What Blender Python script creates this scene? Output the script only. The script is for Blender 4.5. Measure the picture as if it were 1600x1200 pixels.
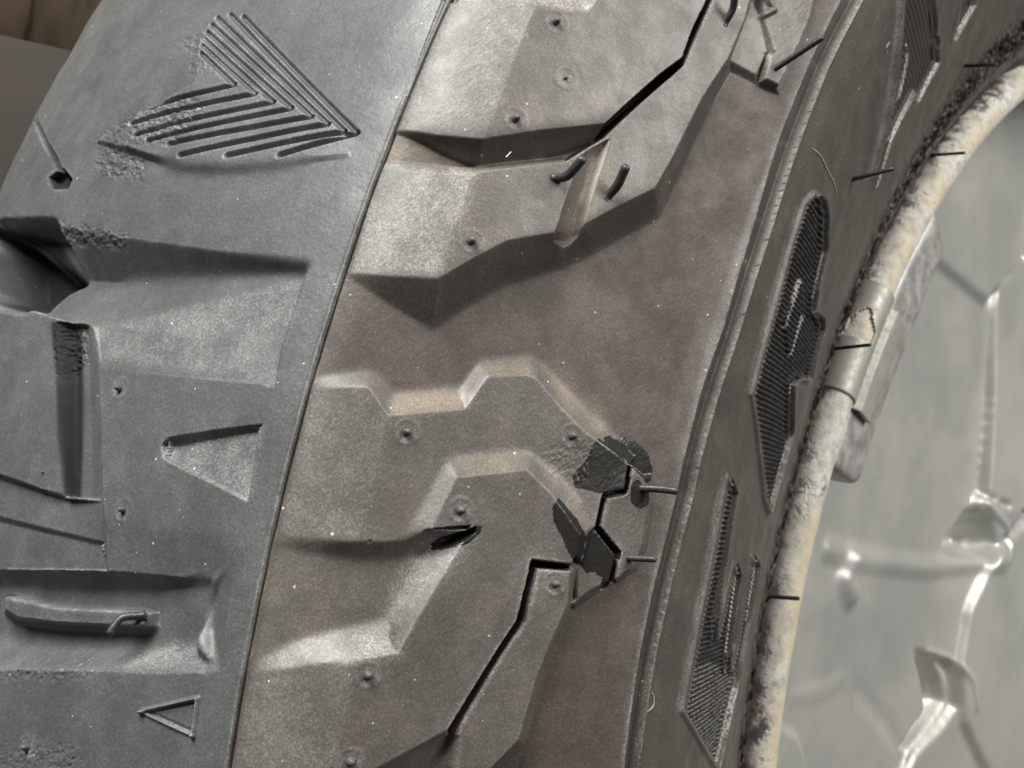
import bpy, math, random
import numpy as np
from mathutils import Vector, Matrix

# ---------------------------------------------------------------- scene reset
for o in list(bpy.data.objects):
    bpy.data.objects.remove(o)
scene = bpy.context.scene
COL = scene.collection
MM = 0.001
RNG = np.random.default_rng(7)
random.seed(7)

# ---------------------------------------------------------------- camera
# wheel axis = world X (outer side +X), wheel upright, hub at the origin
cam = bpy.data.cameras.new('Camera')
cam_ob = bpy.data.objects.new('Camera', cam)
COL.objects.link(cam_ob)
CAMP = Vector((185.8202,-548.1747,0.0)) * MM
CAMR = [[0.7408013,-0.066441,0.6684303],[0.6399069,-0.2328273,-0.7323323],[0.2042857,0.9702459,-0.1299628]]
m = Matrix([list(r) for r in CAMR]).to_4x4()
m.translation = CAMP
cam_ob.matrix_world = m
cam.sensor_width = 36.0
cam.lens = 49.5
cam.clip_start = 0.01
cam.clip_end = 50.0
cam.dof.use_dof = True
cam.dof.focus_distance = 0.243
cam.dof.aperture_fstop = 52.0
scene.camera = cam_ob

# ---------------------------------------------------------------- light
world = bpy.data.worlds.new('World')
scene.world = world
world.use_nodes = True
bg = world.node_tree.nodes['Background']
bg.inputs[0].default_value = (0.92, 0.97, 1.0, 1)
bg.inputs[1].default_value = 0.06


def area(name, loc, target, size, power, color):
    l = bpy.data.lights.new(name, 'AREA')
    l.shape = 'RECTANGLE'
    l.size, l.size_y = size
    l.energy = power
    l.color = color
    o = bpy.data.objects.new(name, l)
    COL.objects.link(o)
    o.location = loc
    d = Vector(target) - Vector(loc)
    o.rotation_euler = d.to_track_quat('-Z', 'Y').to_euler()
    return o


# soft key from above the tread, and a fill added to brighten wheel and sidewall
area('soft_key_light', (0.03, -1.3, 0.98), (0.0, -0.36, 0.05), (0.85, 0.8), 44.0, (1.0, 0.99, 0.945))
area('wheel_fill_light', (1.2, -0.1, 0.9), (0.0, -0.2, 0.05), (0.5, 0.9), 20.0, (1.0, 0.97, 0.92))

vs = scene.view_settings
vs.view_transform = 'Standard'
vs.look = 'None'
vs.gamma = 1.0
vs.use_curve_mapping = False
vs.exposure = 0.06
scene.render.engine = 'CYCLES'

# ---------------------------------------------------------------- helpers
def set_tags(o, label=None, cat=None, group=None, kind=None):
    for k, v in (('label', label), ('category', cat), ('group', group), ('kind', kind)):
        if v:
            o[k] = v
    return o


def empty(name, loc=(0, 0, 0)):
    o = bpy.data.objects.new(name, None)
    COL.objects.link(o)
    o.location = loc
    o.empty_display_size = 0.02
    return o


def mesh_obj(name, verts, faces, mat, parent=None, smooth=True, normals=None):
    me = bpy.data.meshes.new(name)
    verts = np.asarray(verts, np.float32)
    faces = np.asarray(faces, np.int32)
    k = faces.shape[1]
    me.vertices.add(len(verts))
    me.vertices.foreach_set('co', verts.ravel())
    me.loops.add(faces.size)
    me.loops.foreach_set('vertex_index', faces.ravel())
    me.polygons.add(len(faces))
    me.polygons.foreach_set('loop_start', np.arange(0, faces.size, k, dtype=np.int32))
    me.polygons.foreach_set('loop_total', np.full(len(faces), k, np.int32))
    me.polygons.foreach_set('use_smooth', np.full(len(faces), smooth, bool))
    me.update(calc_edges=True)
    if normals is not None:
        me.normals_split_custom_set_from_vertices(np.asarray(normals, np.float32))
    o = bpy.data.objects.new(name, me)
    COL.objects.link(o)
    if mat:
        me.materials.append(mat)
    if parent:
        o.parent = parent
    return o


def attr(o, name, vals):
    a = o.data.attributes.new(name, 'FLOAT', 'POINT')
    a.data.foreach_set('value', np.asarray(vals, np.float32))


def tube(name, pts, radii, mat, parent=None, seg=10, round_end=True):
    """round bar through pts with a domed tip"""
    pts = [Vector(p) for p in pts]
    P2, R2 = [], []
    n = len(pts)
    # resample with Catmull-Rom
    for i in range(n - 1):
        p0 = pts[max(i - 1, 0)]; p1 = pts[i]; p2 = pts[i + 1]; p3 = pts[min(i + 2, n - 1)]
        for k in range(5):
            t = k / 5
            q = 0.5 * ((2 * p1) + (p2 - p0) * t + (2 * p0 - 5 * p1 + 4 * p2 - p3) * t * t + (3 * p1 - p0 - 3 * p2 + p3) * t ** 3)
            P2.append(q); R2.append(radii[i] * (1 - t) + radii[i + 1] * t)
    P2.append(pts[-1]); R2.append(radii[-1])
    if round_end:
        d = (P2[-1] - P2[-2]).normalized(); r = R2[-1]
        for f, g in ((0.35, 0.92), (0.65, 0.68), (0.85, 0.3)):
            P2.append(pts[-1] + d * r * f); R2.append(r * g)
    V, Fc = [], []
    up = Vector((0.3, 0.2, 0.9)).normalized()
    for i, p in enumerate(P2):
        d = (P2[min(i + 1, len(P2) - 1)] - P2[max(i - 1, 0)]).normalized()
        a = d.cross(up).normalized(); b = d.cross(a)
        for k in range(seg):
            c = 2 * math.pi * k / seg
            V.append(p + (a * math.cos(c) + b * math.sin(c)) * R2[i])
    for i in range(len(P2) - 1):
        for k in range(seg):
            Fc.append((i * seg + k, i * seg + (k + 1) % seg, (i + 1) * seg + (k + 1) % seg, (i + 1) * seg + k))
    # cap
    V.append(P2[-1]); c = len(V) - 1; b0 = (len(P2) - 1) * seg
    for k in range(seg):
        Fc.append((b0 + k, b0 + (k + 1) % seg, c, c))
    me = bpy.data.meshes.new(name)
    me.from_pydata([tuple(v) for v in V], [], [tuple(f) if f[2] != f[3] else f[:3] for f in Fc])
    for p in me.polygons:
        p.use_smooth = True
    me.materials.append(mat)
    o = bpy.data.objects.new(name, me)
    COL.objects.link(o)
    if parent:
        o.parent = parent
    return o


# ---------------------------------------------------------------- materials
class NT:
    def __init__(s, name):
        s.m = bpy.data.materials.new(name)
        s.m.use_nodes = True
        s.t = s.m.node_tree
        s.b = s.t.nodes['Principled BSDF']

    def n(s, typ, **kw):
        x = s.t.nodes.new(typ)
        for k, v in kw.items():
            if k.startswith('i_'):
                key = k[2:]
                key = int(key) if key.isdigit() else key
                x.inputs[key].default_value = v
            else:
                setattr(x, k, v)
        return x

    def l(s, a, b):
        s.t.links.new(a, b)

    def noise(s, co, scale, detail=4, rough=0.55):
        x = s.n('ShaderNodeTexNoise')
        x.inputs['Scale'].default_value = scale
        x.inputs['Detail'].default_value = detail
        x.inputs['Roughness'].default_value = rough
        s.l(co, x.inputs['Vector'])
        return x.outputs['Fac']

    def ramp(s, f, a, b, va=0.0, vb=1.0, smooth=True):
        x = s.n('ShaderNodeMapRange')
        x.interpolation_type = 'SMOOTHSTEP' if smooth else 'LINEAR'
        x.inputs[1].default_value = a; x.inputs[2].default_value = b
        x.inputs[3].default_value = va; x.inputs[4].default_value = vb
        s.l(f, x.inputs[0])
        return x.outputs[0]

    def math(s, op, a, b=None, c=None):
        x = s.n('ShaderNodeMath', operation=op)
        for i, v in enumerate((a, b, c)):
            if v is None:
                continue
            if isinstance(v, (int, float)):
                x.inputs[i].default_value = v
            else:
                s.l(v, x.inputs[i])
        return x.outputs[0]

    def mix(s, f, a, b, mode='MIX'):
        x = s.n('ShaderNodeMix', data_type='RGBA', blend_type=mode)
        for k, v in ((0, f), (6, a), (7, b)):
            if isinstance(v, (int, float)):
                x.inputs[k].default_value = v
            elif isinstance(v, tuple):
                x.inputs[k].default_value = (*v, 1)
            else:
                s.l(v, x.inputs[k])
        return x.outputs[2]

    def attr(s, name):
        return s.n('ShaderNodeAttribute', attribute_name=name).outputs['Fac']

    def bump(s, h, strength, dist):
        x = s.n('ShaderNodeBump')
        x.inputs['Strength'].default_value = strength
        x.inputs['Distance'].default_value = dist
        s.l(h, x.inputs['Height'])
        return x


def rubber_material():
    k = NT('dusty_rubber')
    co = k.n('ShaderNodeTexCoord').outputs['Object']
    zone = k.attr('zone'); dust_light = k.attr('dust_light'); tan = k.attr('tan'); wet = k.attr('wet'); clean_shade = k.attr('clean_shade'); pale = k.attr('pale'); floor = k.attr('floor')
    n_big = k.noise(co, 28, 5, .6); n_mid = k.noise(co, 130, 6, .65); n_fine = k.noise(co, 900, 4, .7); n_grain = k.noise(co, 2600, 3, .7)
    col = k.mix(zone, (0.074, 0.078, 0.079), (0.087, 0.080, 0.071))
    col = k.mix(floor, col, (0.068, 0.056, 0.048))
    # blotches
    col = k.mix(k.ramp(n_mid, .38, .68), col, k.mix(1.0, col, (1.45, 1.42, 1.40), 'MULTIPLY'))
    col = k.mix(k.ramp(n_big, .45, .62, 0, .75), col, k.mix(1.0, col, (0.74, 0.72, 0.74), 'MULTIPLY'))
    n_tint = k.noise(co, 46, 4, .6)
    col = k.mix(k.ramp(n_tint, .5, .66, 0, .5), col, k.mix(zone, (0.094, 0.097, 0.095), (0.098, 0.088, 0.076)))
    # dusty films, plus painted brightness of lit facets, crests and bevels
    d = k.math('MULTIPLY', dust_light, k.ramp(n_mid, .30, .62, .25, 1.0))
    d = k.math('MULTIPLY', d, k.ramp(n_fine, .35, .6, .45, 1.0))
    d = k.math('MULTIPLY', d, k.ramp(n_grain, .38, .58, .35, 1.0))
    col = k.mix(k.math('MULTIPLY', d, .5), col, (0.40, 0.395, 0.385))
    t = k.math('MULTIPLY', tan, k.ramp(n_mid, .3, .6, .4, 1.0))
    col = k.mix(k.math('MULTIPLY', t, .38), col, (0.30, 0.24, 0.175))
    # fine speckle
    col = k.mix(k.ramp(n_grain, .48, .68, 0, .7), col, k.mix(1.0, col, (1.8, 1.78, 1.74), 'MULTIPLY'))
    col = k.mix(k.ramp(n_grain, .45, .32, 0, .4), col, k.mix(1.0, col, (0.55, 0.55, 0.55), 'MULTIPLY'))
    # bright dusty grains
    vor = k.n('ShaderNodeTexVoronoi', feature='F1'); vor.inputs['Scale'].default_value = 760; k.l(co, vor.inputs['Vector'])
    sep = k.n('ShaderNodeSeparateColor'); k.l(vor.outputs['Color'], sep.inputs[0])
    rad = k.ramp(sep.outputs[0], .93, 1.0, 0.0, .18, False)
    rad = k.math('MULTIPLY', rad, k.ramp(n_mid, .40, .62, .35, 1.35))
    spot = k.math('LESS_THAN', vor.outputs['Distance'], rad)
    col = k.mix(k.math('MULTIPLY', spot, .75), col, (0.62, 0.60, 0.57))
    # short pale fibres
    wv = k.n('ShaderNodeMapping'); wv.inputs['Rotation'].default_value = (.5, .9, .3); wv.inputs['Scale'].default_value = (1, 7, 3); k.l(co, wv.inputs['Vector'])
    fib = k.noise(wv.outputs[0], 420, 2, .5)
    col = k.mix(k.ramp(fib, .68, .74, 0, .2), col, k.mix(1.0, col, (1.8, 1.8, 1.8), 'MULTIPLY'))
    col = k.mix(k.math('MULTIPLY', clean_shade, .97), col, (0.014, 0.014, 0.0135))  # darkens letters, slits, recesses and undersides: bare rubber with shade painted in
    pl = k.math('MULTIPLY', pale, k.ramp(k.noise(co, 1400, 2, .5), .38, .52))  # painted highlights on letter edges and hatch crests
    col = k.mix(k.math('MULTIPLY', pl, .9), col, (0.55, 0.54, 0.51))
    # wet marks with a crisp, slightly ragged edge
    w = k.ramp(k.math('ADD', wet, k.ramp(k.noise(co, 420, 6, .75), .2, .8, -.45, .45, False)), .46, .54)
    col = k.mix(w, col, (0.019, 0.018, 0.016))
    k.l(col, k.b.inputs['Base Color'])
    rough = k.ramp(n_mid, .3, .7, .52, .40)
    rough = k.math('ADD', rough, k.math('MULTIPLY', d, .2))
    rough = k.math('ADD', rough, k.math('MULTIPLY', clean_shade, .25))
    rough = k.math('ADD', rough, k.math('MULTIPLY', floor, .12))
    rx = k.n('ShaderNodeMix', data_type='FLOAT'); k.l(w, rx.inputs[0]); k.l(rough, rx.inputs[2]); rx.inputs[3].default_value = .26
    k.l(rx.outputs[0], k.b.inputs['Roughness'])
    k.l(k.math('MULTIPLY', k.ramp(clean_shade, 0, 1, .58, .06, False), k.ramp(floor, 0, 1, 1.0, .75, False)), k.b.inputs['Specular IOR Level'])
    hgt = k.math('ADD', k.math('MULTIPLY', n_grain, .5), k.math('MULTIPLY', n_fine, .4))
    bp = k.bump(hgt, .45, 0.00013)
    k.l(bp.outputs[0], k.b.inputs['Normal'])
    return k.m


def wet_rubber_material():
    k = NT('wet_black_rubber')
    co = k.n('ShaderNodeTexCoord').outputs['Object']
    n = k.noise(co, 500, 4)
    k.l(k.mix(n, (0.010, 0.010, 0.009), (0.035, 0.033, 0.03)), k.b.inputs['Base Color'])
    k.b.inputs['Roughness'].default_value = .13
    k.b.inputs['Specular IOR Level'].default_value = .6
    k.l(k.bump(k.noise(co, 900, 3), .5, .0003).outputs[0], k.b.inputs['Normal'])
    return k.m


def plain_rubber(name, c, r=.5):
    k = NT(name)
    co = k.n('ShaderNodeTexCoord').outputs['Object']
    n = k.noise(co, 1500, 3)
    k.l(k.mix(n, tuple(x * .7 for x in c), tuple(min(1, x * 1.5) for x in c)), k.b.inputs['Base Color'])
    k.b.inputs['Roughness'].default_value = r
    k.l(k.bump(n, .4, .0003).outputs[0], k.b.inputs['Normal'])
    return k.m


def flange_material():
    k = NT('chalky_corroded_aluminium')
    co = k.n('ShaderNodeTexCoord').outputs['Object']
    a = k.noise(co, 85, 6, .65); b = k.noise(co, 260, 5, .7); c = k.noise(co, 45, 3, .5); e = k.noise(co, 1500, 3, .6)
    f = k.math('ADD', k.math('MULTIPLY', a, .55), k.math('MULTIPLY', b, .45))
    f = k.math('ADD', f, k.math('MULTIPLY', k.math('SUBTRACT', k.attr('inner'), .42), .34))
    chalk = k.ramp(f, .40, .52)
    met = k.mix(b, (0.28, 0.28, 0.27), (0.54, 0.54, 0.52))
    chalkc = k.mix(k.ramp(b, .35, .65), (0.54, 0.52, 0.46), (0.90, 0.88, 0.81))
    chalkc = k.mix(k.math('MULTIPLY', k.ramp(c, .44, .6), k.ramp(k.attr('inner'), .35, .8, .08, .65)), chalkc, (0.74, 0.61, 0.38))
    col = k.mix(chalk, met, chalkc)
    pit = k.ramp(b, .60, .72)
    col = k.mix(k.math('MULTIPLY', pit, .75), col, (0.16, 0.15, 0.13))
    k.l(col, k.b.inputs['Base Color'])
    mx = k.n('ShaderNodeMix', data_type='FLOAT'); k.l(chalk, mx.inputs[0]); mx.inputs[2].default_value = .8; mx.inputs[3].default_value = .08
    k.l(mx.outputs[0], k.b.inputs['Metallic'])
    k.l(k.ramp(chalk, 0, 1, .30, .75), k.b.inputs['Roughness'])
    h = k.math('ADD', k.math('MULTIPLY', chalk, .6), k.math('MULTIPLY', e, .25))
    h = k.math('SUBTRACT', h, k.math('MULTIPLY', pit, .6))
    k.l(k.bump(h, .8, .0004).outputs[0], k.b.inputs['Normal'])
    return k.m


def silver_material():
    k = NT('dull_silver_wheel_paint')
    co = k.n('ShaderNodeTexCoord').outputs['Object']
    a = k.noise(co, 22, 5, .6); b = k.noise(co, 160, 5, .65); c = k.noise(co, 9, 2)
    col = k.mix(k.ramp(a, .35, .65), (0.53, 0.535, 0.51), (0.65, 0.645, 0.61))
    col = k.mix(k.ramp(c, .45, .65, 0, .45), col, (0.66, 0.63, 0.56))
    col = k.mix(k.ramp(a, .52, .68, 0, .3), col, (0.42, 0.40, 0.345))
    k.l(col, k.b.inputs['Base Color'])
    k.b.inputs['Metallic'].default_value = .3
    k.l(k.ramp(a, .3, .7, .36, .48), k.b.inputs['Roughness'])
    k.l(k.bump(b, .12, .0006).outputs[0], k.b.inputs['Normal'])
    return k.m


def lead_material():
    k = NT('oxidised_lead')
    co = k.n('ShaderNodeTexCoord').outputs['Object']
    a = k.noise(co, 200, 4, .6); b = k.noise(co, 60, 4)
    col = k.mix(k.ramp(a, .3, .7), (0.40, 0.395, 0.385), (0.58, 0.57, 0.55))
    col = k.mix(k.ramp(b, .5, .66, 0, .5), col, (0.58, 0.55, 0.47))
    k.l(col, k.b.inputs['Base Color'])
    k.b.inputs['Metallic'].default_value = .45
    k.l(k.ramp(a, .3, .7, .42, .62), k.b.inputs['Roughness'])
    k.l(k.bump(a, .35, .0004).outputs[0], k.b.inputs['Normal'])
    return k.m


def zinc_material():
    k = NT('yellowed_zinc_steel')
    co = k.n('ShaderNodeTexCoord').outputs['Object']
    a = k.noise(co, 110, 4, .6); b = k.noise(co, 600, 4, .6)
    col = k.mix(k.ramp(a, .38, .62), (0.42, 0.42, 0.395), (0.49, 0.475, 0.415))
    col = k.mix(k.ramp(b, .58, .7, 0, .6), col, (0.30, 0.29, 0.25))
    k.l(col, k.b.inputs['Base Color'])
    k.b.inputs['Metallic'].default_value = .3
    k.l(k.ramp(b, .3, .7, .45, .62), k.b.inputs['Roughness'])
    k.l(k.bump(b, .3, .0003).outputs[0], k.b.inputs['Normal'])
    return k.m


def wood_material():
    k = NT('brown_grained_board')
    co = k.n('ShaderNodeTexCoord').outputs['Object']
    n1 = k.noise(co, 26, 5, .6); n2 = k.noise(co, 9, 3, .6)
    vein = k.math('ABSOLUTE', k.math('SUBTRACT', n2, .5))
    col = k.mix(k.ramp(n1, .35, .65), (0.22, 0.155, 0.10), (0.36, 0.265, 0.18))
    col = k.mix(k.ramp(vein, .0, .045, .85, 0), col, (0.07, 0.05, 0.035))
    k.l(col, k.b.inputs['Base Color'])
    k.b.inputs['Roughness'].default_value = .7
    return k.m


def dark_material(name, c):
    k = NT(name)
    co = k.n('ShaderNodeTexCoord').outputs['Object']
    n = k.noise(co, 60, 4)
    k.l(k.mix(n, tuple(x * .7 for x in c), tuple(x * 1.3 for x in c)), k.b.inputs['Base Color'])
    k.b.inputs['Roughness'].default_value = .6
    return k.m


M_RUB = rubber_material()
M_WET = wet_rubber_material()
M_SPEW = plain_rubber('dark_rubber_hair', (0.030, 0.030, 0.031), .42)
M_STUB = plain_rubber('grey_rubber_stub', (0.075, 0.075, 0.075), .45)
M_FLANGE = flange_material()
M_SILVER = silver_material()
M_LEAD = lead_material()
M_ZINC = zinc_material()

# ---------------------------------------------------------------- relief rasteriser
def gauss(A, sig):
    if sig < .3:
        return A
    r, c = A.shape
    pad = int(sig * 3) + 1
    B = np.pad(A, pad, mode='edge')
    fy = np.fft.fftfreq(B.shape[0])[:, None]; fx = np.fft.rfftfreq(B.shape[1])[None]
    K = np.exp(-2 * (math.pi * sig) ** 2 * (fx ** 2 + fy ** 2))
    R = np.fft.irfft2(np.fft.rfft2(B) * K, s=B.shape)
    return R[pad:pad + r, pad:pad + c].astype(np.float32)


def noise_field(shape, sig):
    A = gauss(RNG.standard_normal(shape).astype(np.float32), sig)
    return A / (A.std() + 1e-9)


def mean_value(q, hv, R, C):
    """mean-value interpolation of the corner heights of a polygon (smooth, no creases)"""
    n = len(q)
    dr = [q[i][0] - R for i in range(n)]; dc = [q[i][1] - C for i in range(n)]
    rr = [np.sqrt(dr[i] ** 2 + dc[i] ** 2) + 1e-6 for i in range(n)]
    tn = []
    for i in range(n):
        j = (i + 1) % n
        cr = dr[i] * dc[j] - dc[i] * dr[j]
        cr = np.where(np.abs(cr) < 1e-5, np.where(cr < 0, -1e-5, 1e-5), cr)
        tn.append((rr[i] * rr[j] - dr[i] * dr[j] - dc[i] * dc[j]) / cr)
    num = 0; den = 0
    for i in range(n):
        w = (tn[i - 1] + tn[i]) / rr[i]
        num = num + w * hv[i]; den = den + w
    return np.clip(num / np.where(np.abs(den) < 1e-12, 1e-12, den), min(hv), max(hv))


class Relief:
    """height map over a (row, col) grid; U, V are the surface coordinates of its cells in mm"""

    def __init__(s, nr, nc, to_rc, to_mm, to_uv, cell_uv):
        s.nr, s.nc, s.to_rc, s.to_mm, s.to_uv, s.cell_uv = nr, nc, to_rc, to_mm, to_uv, cell_uv
        s.H = np.zeros((nr, nc), np.float32)
        s.lab = np.zeros((nr, nc), np.int16)
        s.names = {}
        s.masks = {}
        s.soft = np.zeros((nr, nc), np.float32)

    def label(s, n):
        return s.names.setdefault(n, len(s.names) + 1)

    def dense(s, pts, closed=True):
        uv = s.to_uv(pts, pts)
        out = []
        n = len(pts)
        for i in range(n if closed else n - 1):
            j = (i + 1) % n
            k = max(1, int(math.hypot(uv[j][0] - uv[i][0], uv[j][1] - uv[i][1]) / 5.0))
            for t in range(k):
                out.append((pts[i][0] + (pts[j][0] - pts[i][0]) * t / k, pts[i][1] + (pts[j][1] - pts[i][1]) * t / k))
        if not closed:
            out.append(tuple(pts[-1][:2]))
        return out

    def poly(s, pts, fn):
        """fn(rows slice, cols slice, mask, interpolated value) on the cells inside a polygon"""
        q = [s.to_rc(*p) for p in s.dense(pts)]
        hv = [p[2] if len(p) > 2 else 0.0 for p in pts]
        flat = max(hv) - min(hv) < .02
        rs = [a for a, b in q]; cs = [b for a, b in q]
        ra = max(int(math.floor(min(rs))), 0); rb = min(int(math.ceil(max(rs))) + 1, s.nr)
        ca = max(int(math.floor(min(cs))), 0); cb = min(int(math.ceil(max(cs))) + 1, s.nc)
        if ra >= rb or ca >= cb:
            return
        R = np.arange(ra, rb, dtype=np.float32)[:, None]; Cc = np.arange(ca, cb, dtype=np.float32)[None]
        mk = np.zeros((rb - ra, cb - ca), bool)
        n = len(q)
        for i in range(n):                       # even-odd rule
            r0, c0 = q[i]; r1, c1 = q[(i + 1) % n]
            if abs(r1 - r0) < 1e-9:
                continue
            lo, hi = (r0, r1) if r0 < r1 else (r1, r0)
            i0 = max(int(math.ceil(lo - ra)), 0); i1 = min(int(math.ceil(hi - ra)), rb - ra)
            if i0 >= i1:
                continue
            cx = c0 + (R[i0:i1] - r0) * (c1 - c0) / (r1 - r0)
            mk[i0:i1] ^= Cc >= cx
        if not mk.any():
            return
        val = np.full(mk.shape, np.mean(hv), np.float32)
        if not flat:
            U, V = s.cell_uv(slice(ra, rb), slice(ca, cb), pts)
            val[mk] = mean_value(s.to_uv(pts, pts), hv, np.broadcast_to(U, mk.shape)[mk], np.broadcast_to(V, mk.shape)[mk])
        fn(slice(ra, rb), slice(ca, cb), mk, val)

    def paint(s, label, pts):
        k = s.label(label)

        def f(a, b, mk, v):
            s.H[a, b][mk] = v[mk]
            s.lab[a, b][mk] = k
        s.poly(pts, f)

    def dist(s, pts, w):
        """distance in mm to a polyline, in a window"""
        q = np.array([s.to_rc(*p) for p in s.dense(pts, False)], np.float32)
        mr, mc = s.to_mm(pts)
        pr = w / mr * 1.3 + 2; pc = w / mc * 1.3 + 2
        ra = max(int(q[:, 0].min() - pr), 0); rb = min(int(q[:, 0].max() + pr) + 1, s.nr)
        ca = max(int(q[:, 1].min() - pc), 0); cb = min(int(q[:, 1].max() + pc) + 1, s.nc)
        if ra >= rb or ca >= cb:
            return None
        a, b = slice(ra, rb), slice(ca, cb)
        U, V = s.cell_uv(a, b, pts)
        uv = s.to_uv(pts, pts)
        D = np.full((rb - ra, cb - ca), 1e9, np.float32)
        for i in range(len(uv) - 1):
            a0, a1 = uv[i]
            d0, d1 = uv[i + 1][0] - a0, uv[i + 1][1] - a1
            L2 = d0 * d0 + d1 * d1 + 1e-9
            t = np.clip(((U - a0) * d0 + (V - a1) * d1) / L2, 0, 1)
            D = np.minimum(D, np.hypot(U - a0 - t * d0, V - a1 - t * d1))
        return a, b, D

    def line(s, pts, w, dh, shape):
        r = s.dist(pts, w)
        if r is None:
            return
        a, b, D = r
        u = np.clip(D / w, 0, 1)
        prof = np.cos(u * math.pi / 2) ** 2 if shape == 'r' else (1 - u) ** .8
        s.H[a, b] += dh * prof

    def soften_line(s, pts, w, sig):
        r = s.dist(pts, w * 1.6)
        if r is None:
            return
        a, b, D = r
        u = np.clip(1.6 - D / w, 0, 1)
        s.soft[a, b] = np.maximum(s.soft[a, b], sig * u)

    def apply_soft(s, k=1.0):
        lev = [0, 1.5, 3, 6, 12]
        S = gauss(s.soft, 3) * k
        out = None
        prev = s.H
        out = np.where(S <= 0, s.H, 0).astype(np.float32)
        acc = s.H.copy()
        layers = [s.H] + [gauss(s.H, l) for l in lev[1:]]
        for i in range(len(lev) - 1):
            t = np.clip((S - lev[i]) / (lev[i + 1] - lev[i]), 0, 1)
            sel = (S > lev[i])
            acc = np.where(sel, layers[i] * (1 - t) + layers[i + 1] * t, acc)
        s.H = acc.astype(np.float32)

    def mask(s, name, pts, v, blur):
        A = s.masks.setdefault(name, np.zeros((s.nr, s.nc), np.float32))
        mr, mc = s.to_mm(pts)
        sg_ = blur / mr

        def f(a, b, mk, _):
            k = int(sg_ * 3) + 2
            ra, rb = max(a.start - k, 0), min(a.stop + k, s.nr); ca, cb = max(b.start - k, 0), min(b.stop + k, s.nc)
            B = np.zeros((rb - ra, cb - ca), np.float32)
            B[a.start - ra:a.stop - ra, b.start - ca:b.stop - ca][mk] = v
            if sg_ > .3:
                B = gauss(B, sg_)
            np.maximum(A[ra:rb, ca:cb], B, out=A[ra:rb, ca:cb])
        s.poly(pts, f)

    def hatch(s, pts, a, b, e, f, dh, pale=0.0):
        q = np.array(s.to_uv((a, b, e, f), pts))
        d = (q[1] - q[0]) / np.linalg.norm(q[1] - q[0]); n = np.array([-d[1], d[0]])
        pitch = abs(float((q[2] - q[3]) @ n))

        def g(ra, ca, mk, _):
            U, V = s.cell_uv(ra, ca, pts)
            ph = ((U * n[0] + V * n[1]) / pitch) % 1.0
            saw = 1 - np.abs(2 * ph - 1)
            if pale:  # highlights along the hatch crests, painted into the colour
                A = s.masks.setdefault('pale', np.zeros((s.nr, s.nc), np.float32))
                A[ra, ca][mk] = np.maximum(A[ra, ca][mk], (pale * np.clip(saw * 3 - 1.6, 0, 1))[mk])
            else:
                s.H[ra, ca][mk] += (dh * np.clip(saw * 1.6 - .3, 0, 1))[mk]
        s.poly(pts, g)


# ---------------------------------------------------------------- tyre
PROFILE = [(-178,320),(-172,343),(-164,370),(-146,389),(-120,399.8),(-74,404.2),(-35,401),(-0.6,395.0),(9,384.5),(20.5,362),(28.5,346),(33.2,332),(33.5,322),(30,306),(21.5,281),(13,260),(6,245),(1.5,238.5),(-2,235)]
N_PROF = 2400


def spline(P, n):
    P = np.array(P, float)
    d = np.r_[0, np.cumsum(np.hypot(*np.diff(P, axis=0).T))]
    mm_ = np.zeros_like(P)
    for i in range(len(P)):
        a = max(i - 1, 0); b = min(i + 1, len(P) - 1)
        mm_[i] = (P[b] - P[a]) / (d[b] - d[a])
    t = np.linspace(0, d[-1], n)
    k = np.clip(np.searchsorted(d, t, side='right') - 1, 0, len(P) - 2)
    h = (d[k + 1] - d[k]); u = ((t - d[k]) / h)[:, None]; h = h[:, None]
    return (2*u**3-3*u**2+1)*P[k] + (u**3-2*u**2+u)*h*mm_[k] + (-2*u**3+3*u**2)*P[k+1] + (u**3-u**2)*h*mm_[k+1]


Q = spline(PROFILE, N_PROF)
S = np.r_[0, np.cumsum(np.hypot(*np.diff(Q, axis=0).T))]
S -= S[np.argmin(np.hypot(Q[:, 0] + .6, Q[:, 1] - 395))]       # s = 0 at the mould seam
TG = np.gradient(Q, axis=0); TG /= np.hypot(TG[:, 0], TG[:, 1])[:, None]
NM = np.stack([-TG[:, 1], TG[:, 0]], 1)


def surf(s, th, h):
    x = np.interp(s, S, Q[:, 0]) + h * np.interp(s, S, NM[:, 0])
    r = np.interp(s, S, Q[:, 1]) + h * np.interp(s, S, NM[:, 1])
    t = np.radians(th)
    return np.stack([x + 0 * t, -r * np.cos(t), r * np.sin(t)], -1)


SK = np.array([-135.0,-110.0,-85.0,-60.0,-40.0,-20.0,0.0,20.0,40.0,60.0,80.0,100.0,120.0,140.0,160.0,177.29])
LO = np.array([-9.49,-9.49,-9.49,-9.49,-8.72,-8.0,-7.28,-7.08,-7.03,-7.03,-7.18,-7.85,-8.72,-9.74,-10.97,-12.31])
HI = np.array([20.31,18.72,17.69,17.08,16.82,16.56,16.62,18.46,21.08,24.15,28.36,34.15,42.36,58.87,62.0,62.0])
SD = np.array([-135.0,-127.15,-119.31,-111.46,-103.61,-95.77,-87.92,-80.08,-72.23,-64.38,-56.54,-48.69,-40.84,-33.0,-25.15,-17.3,-9.46,-1.61,6.24,14.08,21.93,29.77,37.62,45.47,53.31,61.16,69.01,76.85,84.7,92.55,100.39,108.24,116.09,123.93,131.78,139.62,147.47,155.32,163.16,171.01,177.29])
CUM = np.array([0.0,20.4,40.8,61.2,81.6,103.6,128.2,155.5,185.1,218.5,256.3,298.3,342.7,388.6,435.6,485.1,539.3,599.0,668.2,738.9,809.5,879.4,947.2,1014.7,1080.6,1142.9,1202.8,1267.8,1325.3,1371.4,1410.0,1456.7,1497.2,1553.7,1624.3,1690.9,1727.0,1763.0,1805.7,1857.1,1897.4])
NR, NC = 1200, 880
SSF = 2
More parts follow.
